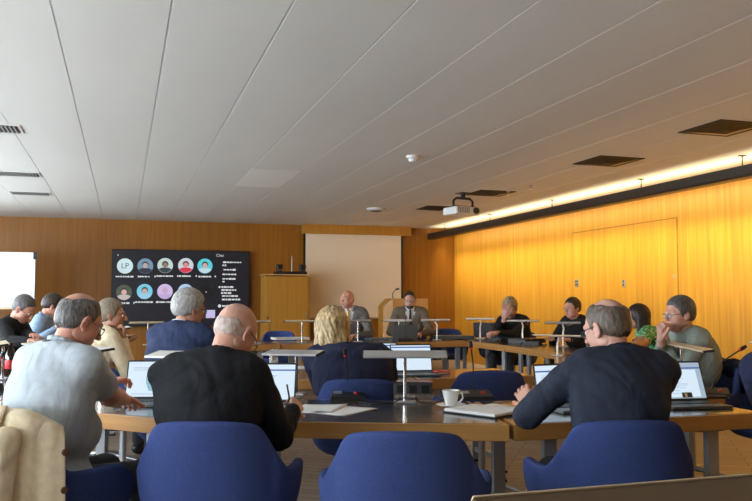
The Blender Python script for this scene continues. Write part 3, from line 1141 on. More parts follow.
def head_sdf(sc, female=False, ears=True, beard=False):
    s = SDF()
    q = sc
    f = .93 if female else 1
    s.ell((0, -.018 * q, .028 * q), (.076 * q, .096 * q, .090 * q), k=.02 * q)
    s.ell((0, .030 * q, -.022 * q), (.064 * q * f, .060 * q, .088 * q), k=.025 * q)
    s.ell((0, .046 * q, -.086 * q), (.040 * q * f, .040 * q, .034 * q), k=.025 * q)      # jaw / chin
    for sg in (-1, 1):
        s.ell((sg * .040 * q, .040 * q, -.030 * q), (.028 * q, .032 * q, .032 * q), k=.02 * q)   # cheek
        s.ell((sg * .050 * q, .005 * q, -.060 * q), (.018 * q, .040 * q, .026 * q), k=.02 * q)   # jaw corner
        s.cap((sg * .014 * q, .088 * q, .026 * q), (sg * .046 * q, .070 * q, .026 * q), .010 * q, .008 * q, k=.012 * q)  # brow
        s.ell((sg * .030 * q, .096 * q, .003 * q), (.018 * q, .014 * q, .013 * q), k=.012 * q, sub=True)  # eye socket
        if ears:
            s.ell((sg * .079 * q, -.010 * q, -.006 * q), (.009 * q, .020 * q, .033 * q), rotm(-12, 0, sg * 22), k=.008 * q)
            s.ell((sg * .078 * q, -.004 * q, -.034 * q), (.008 * q, .010 * q, .012 * q), k=.006 * q)
            s.ell((sg * .092 * q, -.004 * q, -.002 * q), (.008 * q, .011 * q, .020 * q), rotm(-12, 0, sg * 22), k=.006 * q, sub=True)
    s.cap((0, .090 * q, .012 * q), (0, .112 * q, -.024 * q), .008 * q, .012 * q, k=.012 * q)     # nose
    for sg in (-1, 1):
        s.ell((sg * .011 * q, .102 * q, -.028 * q), (.009 * q, .010 * q, .008 * q), k=.006 * q)
    s.ell((0, .086 * q, -.052 * q), (.024 * q, .010 * q, .007 * q), k=.008 * q)
    s.ell((0, .083 * q, -.063 * q), (.021 * q, .010 * q, .007 * q), k=.008 * q)
    s.ell((0, .096 * q, -.0575 * q), (.022 * q, .008 * q, .0018 * q), k=.004 * q, sub=True)
    return s


def xf(V, Rm, c):
    return V @ Rm.T + c


def smax(a, b, k):
    h = np.clip(.5 - .5 * (b - a) / k, 0, 1)
    return b + (a - b) * h + k * h * (1 - h)


def make_hair(kind, sc, res, seed=1, thick=.012):
    q = sc
    s = SDF()
    s.ell((0, -.020 * q, .030 * q), ((.076 + thick) * q, (.096 + thick) * q, (.090 + thick * 1.1) * q), k=.02)
    if kind in ('short', 'ring', 'crown', 'tuft', 'shortf'):
        s.ell((0, -.048 * q, -.020 * q), ((.058 + thick * .5) * q, (.050 + thick) * q, .056 * q), k=.03)
    if kind == 'tuft':
        for i in range(7):
            a = i * .9
            s.ell((.05 * math.cos(a) * q, (-.02 + .06 * math.sin(a)) * q, .09 * q), (.035 * q, .035 * q, .03 * q), k=.02)
    if kind == 'bob':
        for sg in (-1, 1):
            s.cap((sg * .070 * q, -.01 * q, .03 * q), (sg * .082 * q, .0 * q, -.085 * q), .034 * q, .030 * q, k=.03)
            s.cap((sg * .045 * q, -.075 * q, .03 * q), (sg * .052 * q, -.075 * q, -.110 * q), .042 * q, .032 * q, k=.03)
        s.cap((0, -.085 * q, .02 * q), (0, -.085 * q, -.120 * q), .045 * q, .034 * q, k=.03)
    if kind == 'long':
        for sg in (-1, 1):
            s.cap((sg * .065 * q, -.02 * q, .03 * q), (sg * .085 * q, -.02 * q, -.26 * q), .034 * q, .022 * q, k=.03)
            s.cap((sg * .040 * q, -.07 * q, .03 * q), (sg * .05 * q, -.095 * q, -.34 * q), .046 * q, .030 * q, k=.03)
        s.cap((0, -.08 * q, .02 * q), (0, -.105 * q, -.34 * q), .048 * q, .034 * q, k=.03)
    rg = np.random.RandomState(seed)
    ph = rg.uniform(0, 6.28, 8)

    def mod(D, X):
        x, y, z = X[0] / q, X[1] / q, X[2] / q
        # strand relief following combed direction
        ang = np.arctan2(x, -(y + .02) + 1e-6)
        w = np.sin(ang * 17 + 3 * np.sin(z * 30 + ph[0]) + ph[1]) * .5 + np.sin(ang * 31 + 9 * z * 10 + ph[2]) * .35 + np.sin(x * 160 + y * 60 * np.sin(z * 20 + ph[3])) * .3
        amp = {'bob': .0035, 'long': .0022, 'tuft': .002}.get(kind, .0006)
        D = D + amp * w * q
        if kind in ('bob', 'long'):
            # open the face
            face = np.maximum(np.maximum(np.abs(x) - .060, -(y - .028)), z - .060)
            D = np.maximum(D, -face * q)
            face2 = np.maximum(np.maximum(-(y - .05), z - .062), np.abs(x) - .2)
            D = np.maximum(D, -face2 * q)
        else:
            g = gz(y, LINE_SHORT) + .004 * np.sin(x * 120 + ph[4]) + .003 * np.sin(y * 190 + ph[5])
            D = smax(D, (g - z) * .8 * q, .016 * q)
            if kind == 'ring':
                top = gz(y, [(-.12, .006), (-.06, .010), (0, .015), (.03, .005), (.04, -.02)]) + .008 * np.sin(ang * 5 + ph[5])
                D = smax(D, (z - top) * .7 * q, .014 * q)
            if kind == 'crown':
                dd = np.sqrt((x / .060) ** 2 + ((y + .066) / .086) ** 2 + ((z - .122) / .074) ** 2) - 1 + .03 * np.sin(ang * 7 + ph[6]) + .03 * np.sin(x * 150 + ph[5])
                D = smax(D, -dd * .045 * q, .012 * q)
                # receding temples
                dd = np.sqrt((x / .055) ** 2 + ((y - .075) / .045) ** 2 + ((z - .085) / .045) ** 2) - 1
                D = smax(D, -dd * .04 * q, .012 * q)
        return D
    return s.mesh(res, mod, pad=.02)


def hand_sdf(W, d, n, side, q=1.0, curl=25, spread=6, thumb_open=35, curls=None):
    """W wrist, d forearm->fingers, n palm normal (out of the palm), side=+1 left hand / -1 right hand"""
    d = nrm(d); n = nrm(np.array(n) - d * np.dot(n, d)); sx = np.cross(d, n) * side   # towards the thumb
    s = SDF()
    W = np.array(W, float)
    s.cap(W - d * .03 * q, W + d * .01 * q, .026 * q, .024 * q, k=.012 * q)
    L = [.072, .080, .074, .058]
    off = [.029, .010, -.010, -.029]
    for i in range(4):
        base = W + d * (.088 if i in (1, 2) else .083) * q + sx * off[i] * q
        s.cap(W + d * .018 * q + sx * off[i] * .6 * q, base, .0155 * q, .0125 * q, k=.012 * q)
        a = math.radians((curls[i] if curls else curl) + i * 3)
        sp = math.radians((1.5 - i) * spread)
        dd = nrm(d * math.cos(sp) + sx * math.sin(sp))
        p = base; r = .0098 * q
        segs = [.46, .31, .23]
        cur = a * .6
        for j, f in enumerate(segs):
            v = dd * math.cos(cur) + n * math.sin(cur)
            p2 = p + v * L[i] * f * q
            s.cap(p, p2, r, r * .90, k=.004 * q)
            p = p2; r *= .90; cur += a
    tb = W + d * .024 * q + sx * .026 * q
    to = math.radians(thumb_open)
    v = nrm(d * math.cos(to) + sx * math.sin(to) + n * .35)
    p1 = tb + v * .042 * q
    s.cap(W + d * .012 * q + sx * .012 * q, tb, .017 * q, .015 * q, k=.012 * q)
    s.cap(tb, p1, .0145 * q, .012 * q, k=.008 * q)
    v2 = nrm(v + d * .35)
    p2 = p1 + v2 * .032 * q
    s.cap(p1, p2, .0118 * q, .0105 * q, k=.004 * q)
    s.cap(p2, p2 + nrm(v2 + d * .2) * .026 * q, .0105 * q, .0085 * q, k=.004 * q)
    return s


def ik(S, W, l1, l2, hint):
    S = np.array(S, float); W = np.array(W, float)
    v = W - S; D = np.linalg.norm(v)
    if D > (l1 + l2) * .985:
        W = S + v / D * (l1 + l2) * .985; v = W - S; D = np.linalg.norm(v)
    a = (l1 ** 2 - l2 ** 2 + D ** 2) / (2 * D)
    h = math.sqrt(max(0, l1 ** 2 - a ** 2))
    u = v / D; hn = np.array(hint, float); hn = nrm(hn - u * np.dot(hn, u))
    return S + u * a + hn * h, W


def person(label, head, dist, body, hyaw=0, hpitch=15, hroll=0, sc=1.0, near=False, female=False,
           skin=SK_B, hair=None, hairm=None, thick=.012, top='jacket', topm=None, shirtm=None, tiem=None, trm=None,
           handL=None, handR=None, hintL=(-.6, -.3, -.7), hintR=(.6, -.3, -.7), glasses=None, beard=None,
           shw=.185, bulk=1.0, sleeve='long', collar=None, openv=False, sit=.0, curl=28, handn=None, bellysub=0, legs=True,
           chair_key=None, chair_label=None, chair_off=0.0, chair_rz=None, seed=1, hq=1.0, spine_len=.50, lateral=0.0, chair_dx=0.0, shoff=0.0, tfold=.013, pelv=None):
    """head: (u,v) of the head centre; body: heading in degrees (0 = +Y, counter-clockwise)"""
    rz = R(body)
    fw = np.array([-math.sin(rz), math.cos(rz), 0]); rt = np.array([math.cos(rz), math.sin(rz), 0]); up = np.array([0, 0, 1.])
    Hw = np.array(atd(head[0], head[1], dist))
    Rw = np.array([rt, fw, up])          # world -> local rows
    p = R(hpitch)
    hy = R(hyaw)
    hfw = np.array([-math.sin(hy), math.cos(hy), 0])
    offl = hfw * (.040 + .085 * math.sin(p)) + np.array([0, .02, .072 + .050 * math.cos(p)])
    Nl_w = Hw - (offl * sc) @ Rw
    pz = .55 + sit
    dzn = Nl_w[2] - pz
    cl = min(.998, max(.35, dzn / spine_len))
    ln = math.acos(cl)
    sl = dzn / cl
    hor = sl * math.sin(ln)
    # pelvis
    pel_w = Nl_w - fw * hor - rt * lateral; pel_w[2] = pz
    root = np.array([pel_w[0], pel_w[1], 0])
    t = thing('person', label, 'person', root.tolist(), rz)

    def tl(w):
        w = np.array(w, float)
        return Rw @ (w - root)
    N = tl(Nl_w); Pl = np.array([0, 0, pz]); H = tl(Hw)
    res = .010 if near else .017
    hres = .0042 if near else (.0065 if dist < 7.5 else .0085)
    upv = nrm(N - Pl)
    # slightly rounded back
    back = np.array([0, -math.cos(ln), math.sin(ln)])
    mid = (Pl + N) / 2 + back * (.02 + .05 * math.sin(ln))
    chest = Pl * .32 + N * .68 + back * (.015 + .035 * math.sin(ln))
    Sc = N - upv * .050 + np.array([0, math.sin(ln) * .02, 0])
    Sc = Sc + np.array([shoff, 0, 0]); chest = chest + np.array([shoff * .8, 0, 0]); mid = mid + np.array([shoff * .5, 0, 0])
    SL = Sc + np.array([-shw, .012, -.01]); SR = Sc + np.array([shw, .012, -.01])
    rot = rotm(-math.degrees(ln), 0, 0)
    b = bulk

    def torso(g, k=.05):
        s = SDF()
        s.ell(Pl + [0, .025, .0], (.175 * b + g, .120 * b + g, .12), k=k)
        s.ell(mid, (.178 * b + g, .125 * b + g, .19), rot, k=k)
        s.ell(chest, (.190 * b + g, .120 * b + g, .18), rot, k=k)
        s.cap(SL + [.035, 0, -.005], SR - [.035, 0, .005], .066 + g, k=k)
        for sg in (-1, 1):
            s.cap(N + [sg * .03, -.012, -.005], Sc + [sg * (shw - .05), 0, .01], .047 + g * .6, .057 + g * .5, k=k)
        if bellysub:
            s.ell(mid + [0, .06, -.08], (.15 * b + g, .10 * b + bellysub + g, .13), k=k)
        return s
    # arms
    tg = {}
    for sd, Sx, Wt, hint in ((-1, SL, handL, hintL), (1, SR, handR, hintR)):
        if Wt is None:
            Wl = np.array([sd * .14, .36, .80 if pz < 1 else .8])
        else:
            Wl = tl(Wt)
        E, Wf = ik(Sx, Wl, .295 * sc, .265 * sc, hint)
        tg[sd] = (Sx, E, Wf)
    # ---- body (skin): coarse core joined with fine head, forearms and hands
    core = torso(-.05)
    for sd in (-1, 1):
        Sx, E, Wf = tg[sd]
        core.cap(Sx, E, .040, .034, k=.02)
        if legs:
            core.cap(Pl + [sd * .09, 0, -.02], [sd * .12, .42, .51], .06, .045, k=.03).cap([sd * .12, .42, .51], [sd * .12, .40, .10], .04, .03, k=.02)
    parts = [core.mesh(.018)]
    hs = head_sdf(sc, female)
    V, Fc = hs.mesh(hres)
    HR = rotm(0, 0, math.degrees(hy)) @ rotm(-hpitch, 0, 0) @ rotm(0, hroll, 0)
    parts.append((xf(V, HR, H), Fc))
    ns = SDF()
    ns.cap(N - upv * .03 + [0, .015, 0], H + HR @ np.array([0, -.018, -.045]) * sc, .060 * sc * (.85 if female else 1), .052 * sc * (.85 if female else 1), k=.02)
    ns.ell(H + HR @ np.array([0, .0, -.05]) * sc, np.array((.05, .06, .045)) * sc, HR, k=.03)
    parts.append(ns.mesh(hres * 1.6))
    for sd in (-1, 1):
        Sx, E, Wf = tg[sd]
        d = nrm(Wf - E)
        hn = handn[0 if sd < 0 else 1] if handn else (0, 0, -1)
        hd = d
        if isinstance(hn, tuple) and len(hn) == 2:      # (palm normal, finger direction)
            hd = nrm(d * .3 + np.array(hn[1], float)); hn = hn[0]
        crl = curl[0 if sd < 0 else 1] if isinstance(curl, tuple) else curl
        h = hand_sdf(Wf, hd, hn, -sd if False else (1 if sd < 0 else -1), sc * hq, crl)
        parts.append(h.mesh(.0036 if near else .0055))
        fa_ = SDF(); 
        if sleeve == 'short':
            mm = Sx * .35 + E * .65
            fa_.cap(mm, E, .050, .044, k=.02).cap(E, E * .6 + Wf * .4, .046, .043, k=.02).cap(E * .6 + Wf * .4, Wf, .043, .027, k=.02)
        else:
            fa_.cap(E, Wf, .036, .025, k=.02)
        parts.append(fa_.mesh(.006 if near else .009))
    bo = build_np(parts, 'body', skin, t)
    # ---- eyes, lips
    for sg in (-1, 1):
        mb = MB(); c = H + HR @ (np.array([sg * .030, .0765, .003]) * sc)
        pr = [(.0005, -.0125)] + [(.0125 * math.cos(a), .0125 * math.sin(a)) for a in np.linspace(-1.3, 1.3, 8)] + [(.0005, .0125)]
        mb.lathe([(r_ * sc, z_ * sc) for r_, z_ in pr], EYEW, 12, tuple(c)); ey = mb.build('eye', t, sharp=False)
        mb = MB(); c2 = c + HR @ (np.array([0, .0095, 0]) * sc)
        mb.lathe([(r_ * .5 * sc, z_ * .5 * sc) for r_, z_ in pr], EYED, 10, tuple(c2)); mb.build('iris', ey, sharp=False)
    ls = SDF().ell((0, .0885 * sc, -.0525 * sc), (.021 * sc, .0085 * sc, .0045 * sc), k=.002).ell((0, .0865 * sc, -.0625 * sc), (.018 * sc, .0085 * sc, .0050 * sc), k=.002)
    V, Fc = ls.mesh(.003 * sc); build_np([(xf(V, HR, H), Fc)], 'lips', LIPS, t)
    if beard:
        s = SDF(); s.ell((0, .048 * sc, -.088 * sc), (.050 * sc, .046 * sc, .036 * sc), k=.02)
        for sg in (-1, 1):
            s.ell((sg * .051 * sc, .014 * sc, -.060 * sc), (.013 * sc, .036 * sc, .034 * sc), k=.02)

        def cutb(D, X):
            m_ = np.sqrt((X[0] / .026) ** 2 + ((X[1] / sc - .1) / .03) ** 2 + ((X[2] / sc + .056) / .012) ** 2) - 1
            return np.maximum(D, -m_ * .012)
        V, Fc = s.mesh(.006, cutb); build_np([(xf(V, HR, H), Fc)], 'beard', beard, t)
    if hair:
        V, Fc = make_hair(hair, sc, hres, seed, thick)
        build_np([(xf(V, HR, H), Fc)], 'hair', hairm, t)
    if glasses:
        g = MB(); r_ = .022 * sc
        def hp(x, y, z): return tuple(H + HR @ (np.array([x, y, z]) * sc))
        for sg in (-1, 1):
            pts = [hp(sg * .031 + .024 * math.cos(a), .100 - .012 * abs(math.cos(a) * .5 + sg * .0), .0 + .017 * math.sin(a)) for a in np.linspace(0, 2 * PI, 17)]
            g.tube(pts, .0018 * sc, glasses, 6)
            g.tube([hp(sg * .055, .096, .006), hp(sg * .078, .05, .008), hp(sg * .083, -.012, .006), hp(sg * .080, -.03, -.016)], .0020 * sc, glasses, 6)
        g.tube([hp(-.008, .104, .004), hp(.008, .104, .004)], .0018 * sc, glasses, 6)
        go = g.build('glasses', t)
        g = MB()
        for sg in (-1, 1):
            pts = [hp(sg * .031 + .023 * math.cos(a), .100, .016 * math.sin(a)) for a in np.linspace(0, 2 * PI, 17)[:-1]]
            g.add(pts, [list(range(16))], M['lens'])
        g.build('lens', go)
    # ---- clothes
    gT = .018 if top in ('jacket', 'sweater') else .008
    s = torso(gT)
    for sd in (-1, 1):
        Sx, E, Wf = tg[sd]
        ra = .060 if top == 'jacket' else .054
        if sleeve == 'short':
            s.cap(Sx, Sx * .38 + E * .62, ra + .012, ra + .013, k=.035)
        else:
            s.cap(Sx, E, ra + .010, ra, k=.014)
            s.cap(E, Wf - nrm(Wf - E) * .012, ra - .002, ra - .020, k=.012)
    if not legs:
        pass
    nd = nrm(H - N)
    neck_r = .058 * sc
    cl_base = N + [0, .018, 0]

    fm_ = folds(tfold, seed)

    def neckcut(D, X, rr=1.0, v=False, low=.0):
        D = fm_(D, X)
        x = X[0] - cl_base[0]; y = X[1] - cl_base[1]; z = X[2] - cl_base[2]
        # neck opening: a tilted bowl
        a = np.sqrt((x / (.066 * rr)) ** 2 + ((y - .012) / (.066 * rr)) ** 2) - 1
        D = np.maximum(D, -np.maximum(a * .06, -(z + .035 - y * .5)))
        if v:
            # front opening between the lapels
            wv = np.clip((z + .36) / .36, 0.03, 1.3) * .085
            D = np.maximum(D, -np.maximum(np.maximum(np.abs(x) - wv, -(y - .02)), -(z + .36)))
        return D
    isopen = openv
    V, Fc = s.mesh(res, lambda D, X: neckcut(D, X, 1.0, isopen))
    build_np([(V, Fc)], {'jacket': 'jacket', 'sweater': 'sweater', 'shirt': 'shirt', 'dress': 'blouse'}[top], topm, t)
    if top == 'jacket':
        # collar roll
        s = SDF(); n_ = 14
        pts = []
        for i in range(n_ + 1):
            a = R(-120 + 240 * i / n_)
            pts.append(cl_base + np.array([math.sin(a) * .078, -math.cos(a) * .068 + .012, .040 - .065 * (1 - math.cos(a)) / 2]))
        for i in range(n_):
            s.cap(pts[i], pts[i + 1], .016, k=.012); s.cap(pts[i] - [0, 0, .02], pts[i + 1] - [0, 0, .02], .017, k=.012)
        if openv:
            for sg in (-1, 1):
                a0 = pts[-1] if sg > 0 else pts[0]
                s.cap(a0, chest + [sg * .022, .135, -.12], .016, .010, k=.01)
        V, Fc = s.mesh(res * .7); build_np([(V, Fc)], 'lapel_collar', topm, t)
    if shirtm:
        s = SDF(); n_ = 14; pts = []
        for i in range(n_ + 1):
            a = R(-165 + 330 * i / n_)
            pts.append(cl_base + np.array([math.sin(a) * .064 * sc, -math.cos(a) * .060 * sc + .016, .056 - .055 * (1 - math.cos(a)) / 2]))
        for i in range(n_):
            s.cap(pts[i], pts[i + 1], .0085, k=.006); s.cap(pts[i] - [0, 0, .02], pts[i + 1] - [0, 0, .02], .010, k=.006)
        pr_ = [s.mesh(res * .55)]
        if openv:
            pr_.append(torso(.004).mesh(.014, lambda D, X: np.maximum(D, .02 - X[1] + 0 * D)))
        if sleeve == 'long':
            for sd in (-1, 1):
                Sx, E, Wf = tg[sd]; dd = nrm(Wf - E)
                pr_.append(SDF().cap(Wf - dd * .03, Wf - dd * .002, .033, .031, k=.01).mesh(.006))
        build_np(pr_, 'shirt', shirtm, t)
    if tiem:
        s = SDF(); kx = cl_base + [0, .085, -.035]
        s.ell(kx, (.016, .012, .018), k=.01)
        e = chest + [0, .150, -.16]
        s.cap(kx, kx * .5 + e * .5 + [0, .012, 0], .013, .022, k=.01); s.cap(kx * .5 + e * .5 + [0, .012, 0], e, .022, .026, k=.01)
        V, Fc = s.mesh(.007); build_np([(V, Fc)], 'tie', tiem, t)
    if legs:
        s = SDF()
        s.ell(Pl + [0, .0, -.03], (.175 * b, .14, .10), k=.05)
        for sd in (-1, 1):
            s.cap(Pl + [sd * .10, 0, -.025], [sd * .13, .42, .51], .088, .064, k=.04)
            s.cap([sd * .13, .42, .51], [sd * .13, .40, .12], .064, .052, k=.03)
        V, Fc = s.mesh(.016, folds(.006, seed + 5)); build_np([(V, Fc)], 'trousers', trm or TR_DARK, t)
        for sd in (-1, 1):
            s = SDF(); s.ell([sd * .13, .40, .055], (.04, .06, .05), k=.02); s.ell([sd * .13, .48, .04], (.045, .11, .035), k=.02)
            V, Fc = s.mesh(.010, lambda D, X: np.maximum(D, .004 - X[2])); build_np([(V, Fc)], 'shoe', M['black'], t)
    if chair_key:
        crz = body if chair_rz is None else chair_rz
        cf = np.array([-math.sin(R(crz)), math.cos(R(crz)), 0])
        cpos = root + cf * (.03 + chair_off) + rt * chair_dx
        chair(cpos[0], cpos[1], R(crz), chair_label, chair_key)
    t['_n'] = 0
    del t['_n']
    return t, tl, dict(N=N, H=H, HR=HR, chest=chest, tg=tg, clb=cl_base, root=root, Sc=Sc)
TR_DARK = cloth_mat('trousers_charcoal', (.035, .036, .04))
TR_TAN = cloth_mat('trousers_tan', (.20, .15, .085))
SUIT_NAVY = cloth_mat('suit_navy', (.022, .028, .046), .10, 900, .75, .1)
SUIT_BLACK = cloth_mat('suit_black', (.011, .012, .015), .10, 600, .8, .1)
JK_NAVY = cloth_mat('jacket_navy', (.025, .036, .085), .1, 600, .85, .2)
JK_NAVY2 = cloth_mat('jacket_navy_wool', (.018, .022, .050), .1, 600, .9, .2)
SH_PALE = cloth_mat('shirt_pale_grey', (.42, .465, .50), .05, 800, .85)
SH_WHITE = cloth_mat('shirt_white', (.72, .73, .74), .03, 800, .85)
SH_BLUE = cloth_mat('shirt_blue_check', (.26, .36, .50), .15, 500)
JK_GREY = cloth_mat('jacket_grey_check', (.15, .145, .14), .25, 200)
JK_TAUPE = cloth_mat('jacket_taupe', (.19, .155, .115), .2, 250)
JK_CREAM = cloth_mat('jacket_cream', (.72, .60, .41), .08, 400)
SW_SAGE = cloth_mat('sweater_sage', (.27, .31, .27), .08, 300)
TOP_BLK = cloth_mat('top_black', (.014, .014, .015), .1, 400)
TOP_GREEN = check_mat('blouse_green_print', (.02, .30, .08), (.45, .60, .42), 42)
TOP_GREEN2 = mat('blouse_green', (.02, .28, .07), .8, 0, .3, 26)
TIE_Y = mat('tie_yellow', (.60, .38, .05), .5, 0, .25, 60)
TIE_D = mat('tie_dark', (.02, .02, .025), .5)
GL_DARK = mat('glasses_dark', (.02, .02, .025), .3)
GL_RED = mat('glasses_red', (.35, .02, .03), .3)
GL_MET = mat('glasses_metal', (.3, .3, .3), .25, .8)
H_GREYBRN = hair_mat('hair_grey_brown', (.045, .030, .020), (.17, .12, .082))
H_THIN = hair_mat('hair_thin_white', (.42, .30, .25), (.60, .50, .45))
H_SALT = hair_mat('hair_salt_pepper', (.035, .032, .030), (.17, .162, .155))
H_WHITE = hair_mat('hair_white', (.30, .28, .26), (.60, .58, .55))
H_GREY = hair_mat('hair_grey', (.20, .19, .18), (.46, .45, .43))
H_BLONDE = hair_mat('hair_blonde', (.22, .13, .045), (.62, .46, .24), (30, 30, 10))
H_BLONDG = hair_mat('hair_ash_blonde', (.16, .11, .06), (.42, .33, .22))
H_DARK = hair_mat('hair_dark_brown', (.010, .007, .005), (.05, .032, .022))
H_BLACK = hair_mat('hair_black_brown', (.010, .007, .006), (.035, .022, .016), (60, 60, 6))
H_DGREY = hair_mat('hair_dark_grey', (.035, .033, .032), (.13, .125, .12))
H_LBRN = hair_mat('hair_light_brown', (.13, .095, .06), (.30, .24, .17))
BEARD = hair_mat('beard_brown', (.03, .018, .01), (.09, .055, .03))


def W3(u, v, d):
    return tuple(atd(u, v, d))


# 1 man in the pale shirt, left
t1, tl1, i1 = person('man in a pale grey short-sleeved shirt typing at left beside the cream jacket', (80, 322), 3.48, -48,
                     hyaw=-14, hpitch=28, near=True, skin=SK_A, hair='crown', hairm=H_SALT, thick=.004, top='shirt', topm=SH_PALE, shirtm=SH_PALE,
                     sleeve='short', handL=W3(107, 384, 3.92), handR=W3(134, 408, 3.98), hintL=(-.5, -.1, -.9), hintR=(.35, -.35, -.9),
                     glasses=GL_MET, shw=.19, bulk=1.12, bellysub=.05, chair_key='blue', chair_label='navy chair with the cream jacket over its back, under the man in the pale shirt',
                     seed=3, curl=(40, 22), tfold=.007, hq=.95)
# wrist watch and lanyard
S_, E_, Wf_ = i1['tg'][-1]
dW = nrm(Wf_ - E_)
mb = MB(); c = Wf_ - dW * .035
q_ = Vector(dW).to_track_quat('Z', 'Y').to_matrix()
ring = [tuple(Vector(c) + q_ @ Vector((.031 * math.cos(a), .031 * math.sin(a), 0))) for a in np.linspace(0, 2 * PI, 19)]
mb.tube(ring, .007, M['chrome'], 8)
wt = thing('wristwatch', 'silver wristwatch on the left wrist of the man in the pale shirt', 'watch', (0, 0, 0)); wt.location = t1.location; wt.rotation_euler = t1.rotation_euler
mb.build('bracelet', wt)
mb = MB(); cc = Vector(c) + Vector((0, 0, .032)); mb.lathe([(.017, -.004), (.018, .002), (.014, .005)], M['chrome'], 18, tuple(cc)); mb.build('watch_case', wt)
mb = MB()
cb = i1['clb']
pts = [tuple(cb + np.array([math.sin(a) * .084, -math.cos(a) * .080 + .012, .040 - .05 * (1 - math.cos(a)) / 2])) for a in np.linspace(-2.6, 2.6, 22)]
pts = [tuple(np.array(pts[0]) + [.02, .06, -.22])] + pts + [tuple(np.array(pts[-1]) + [-.02, .06, -.22])]
mb.tube(pts, .0065, M['black'], 8)
ly = thing('lanyard', 'black lanyard round the neck of the man in the pale shirt', 'lanyard', (0, 0, 0)); ly.location = t1.location; ly.rotation_euler = t1.rotation_euler
mb.build('strap', ly)

# 2 bald man in black
t2, tl2, i2 = person('bald man in a black jacket writing at the nearest desk', (236, 333), 3.40, -22,
                     hyaw=-30, hpitch=44, near=True, skin=SK_B, hair='ring', hairm=H_THIN, thick=.0015, top='jacket', topm=SUIT_BLACK, shirtm=TOP_BLK,
                     handL=tuple(at(262, 404, .80)), handR=W3(293, 411, 3.64), hintL=(-.7, -.2, -.7), hintR=(.25, -.25, -1), lateral=.01, shoff=-.035, chair_dx=.02, chair_rz=-20, chair_off=.075, glasses=GL_DARK,
                     shw=.188, bulk=1.05, trm=TR_TAN, chair_key='blue', chair_label='bright blue chair under the bald man in black', seed=5, curl=(30, 55), handn=[(0, 0, -1), (-.8, .2, -.6)])
# 3 man in the navy suit, right
t3, tl3, i3 = person('man in a navy suit with thinning brown hair using a laptop at right', (606, 328), 3.42, -14,
                     hyaw=34, hpitch=20, near=True, skin=SK_B, hair='crown', hairm=H_GREYBRN, thick=.006, top='jacket', topm=SUIT_NAVY, shirtm=TOP_BLK,
                     handL=W3(531, 404, 3.72), handR=tuple(at(632, 400, .80)), hintL=(-.75, -.35, -.6), hintR=(.3, -.3, -.9), glasses=GL_DARK,
                     shw=.185, bulk=.98, lateral=.07, chair_dx=.01, chair_off=.06, chair_key='blue', chair_label='navy chair under the man in the navy suit at right', seed=8, curl=(26, 25),
                     handn=[((.75, .1, -.65), (-.35, .6, .55)), (0, 0, -1)])
# 4 blonde woman
t4, tl4, i4 = person('blonde woman in a navy jacket seen from behind at the inner desk', (332, 330), 5.2, -20,
                     hyaw=8, hpitch=20, female=True, skin=SK_B, hair='bob', hairm=H_BLONDE, thick=.026, top='jacket', topm=JK_NAVY2, shirtm=SH_WHITE,
                     handL=tuple(at(360, 374, .80)), handR=tuple(at(372, 372, .80)), shw=.23, bulk=1.25, lateral=-.20, shoff=.09, sc=1.06,
                     chair_key='blue', chair_label='blue chair under the blonde woman in the navy jacket', chair_off=.12, seed=11, hintL=(-.8, -.1, -.5), hintR=(.6, -.4, -.8))
# 5 grey-haired man in navy
t5, tl5, i5 = person('grey-haired man in a navy jacket with his hand at his chin, below the video screen', (190, 309), 5.5, -38,
                     hyaw=-28, hpitch=14, skin=SK_C, hair='short', hairm=H_GREY, thick=.018, top='jacket', topm=JK_NAVY, shirtm=SH_WHITE,
                     handL=W3(195, 352, 5.9), handR=W3(209, 345, 5.62), hintR=(.5, .2, -.8), glasses=GL_DARK, shw=.20, bulk=1.15, sc=1.06, lateral=-.05,
                     chair_key='blue', chair_label='blue chair under the grey-haired man in the navy jacket', seed=13, handn=[(0, 0, -1), ((0, -.6, .3), (-.1, .2, .9))], curl=(25, 60))
# 6 man with the cream jacket
t6, tl6, i6 = person('man with short light brown hair holding his chin, cream jacket, at left', (112, 315), 6.5, -70,
                     hyaw=-22, hpitch=6, skin=SK_C, hair='short', hairm=H_LBRN, thick=.013, top='jacket', topm=JK_CREAM, shirtm=SH_WHITE, openv=True,
                     handR=W3(124, 340, 6.45), handL=W3(120, 345, 6.7), hintR=(.2, .4, -.9), shw=.17, bulk=.92, sc=1.04,
                     chair_key='blue', chair_label='navy chair under the man in the cream jacket', seed=17, handn=[(0, 0, -1), ((-.3, -.6, .2), (-.1, .1, .9))], curl=(25, 60))
# 7, 8 far left
person('man in a black jacket with glasses looking down at the far left edge', (24, 309), 7.5, -108, hyaw=-5, hpitch=38, skin=SK_A, hair='short', hairm=H_DGREY,
       thick=.008, top='jacket', topm=TOP_BLK, shirtm=TOP_BLK, handL=W3(38, 340, 7.0), handR=W3(30, 341, 6.95), glasses=GL_MET, shw=.19, sc=1.04,
       chair_key='blue', chair_label='navy chair under the man in black at the far left edge', seed=19, handn=[(0, 0, -1), (0, 0, -1)])
person('man in a light blue shirt bending forward at far left behind the man in black', (53, 306), 8.9, -95, hyaw=15, hpitch=30, skin=SK_A, hair='short', hairm=H_DARK,
       thick=.013, top='shirt', topm=SH_BLUE, shirtm=SH_BLUE, handL=W3(62, 326, 8.7), handR=W3(56, 328, 8.5), shw=.20, sc=1.06,
       chair_key='blue', chair_label='navy chair under the man in the light blue shirt', seed=23)
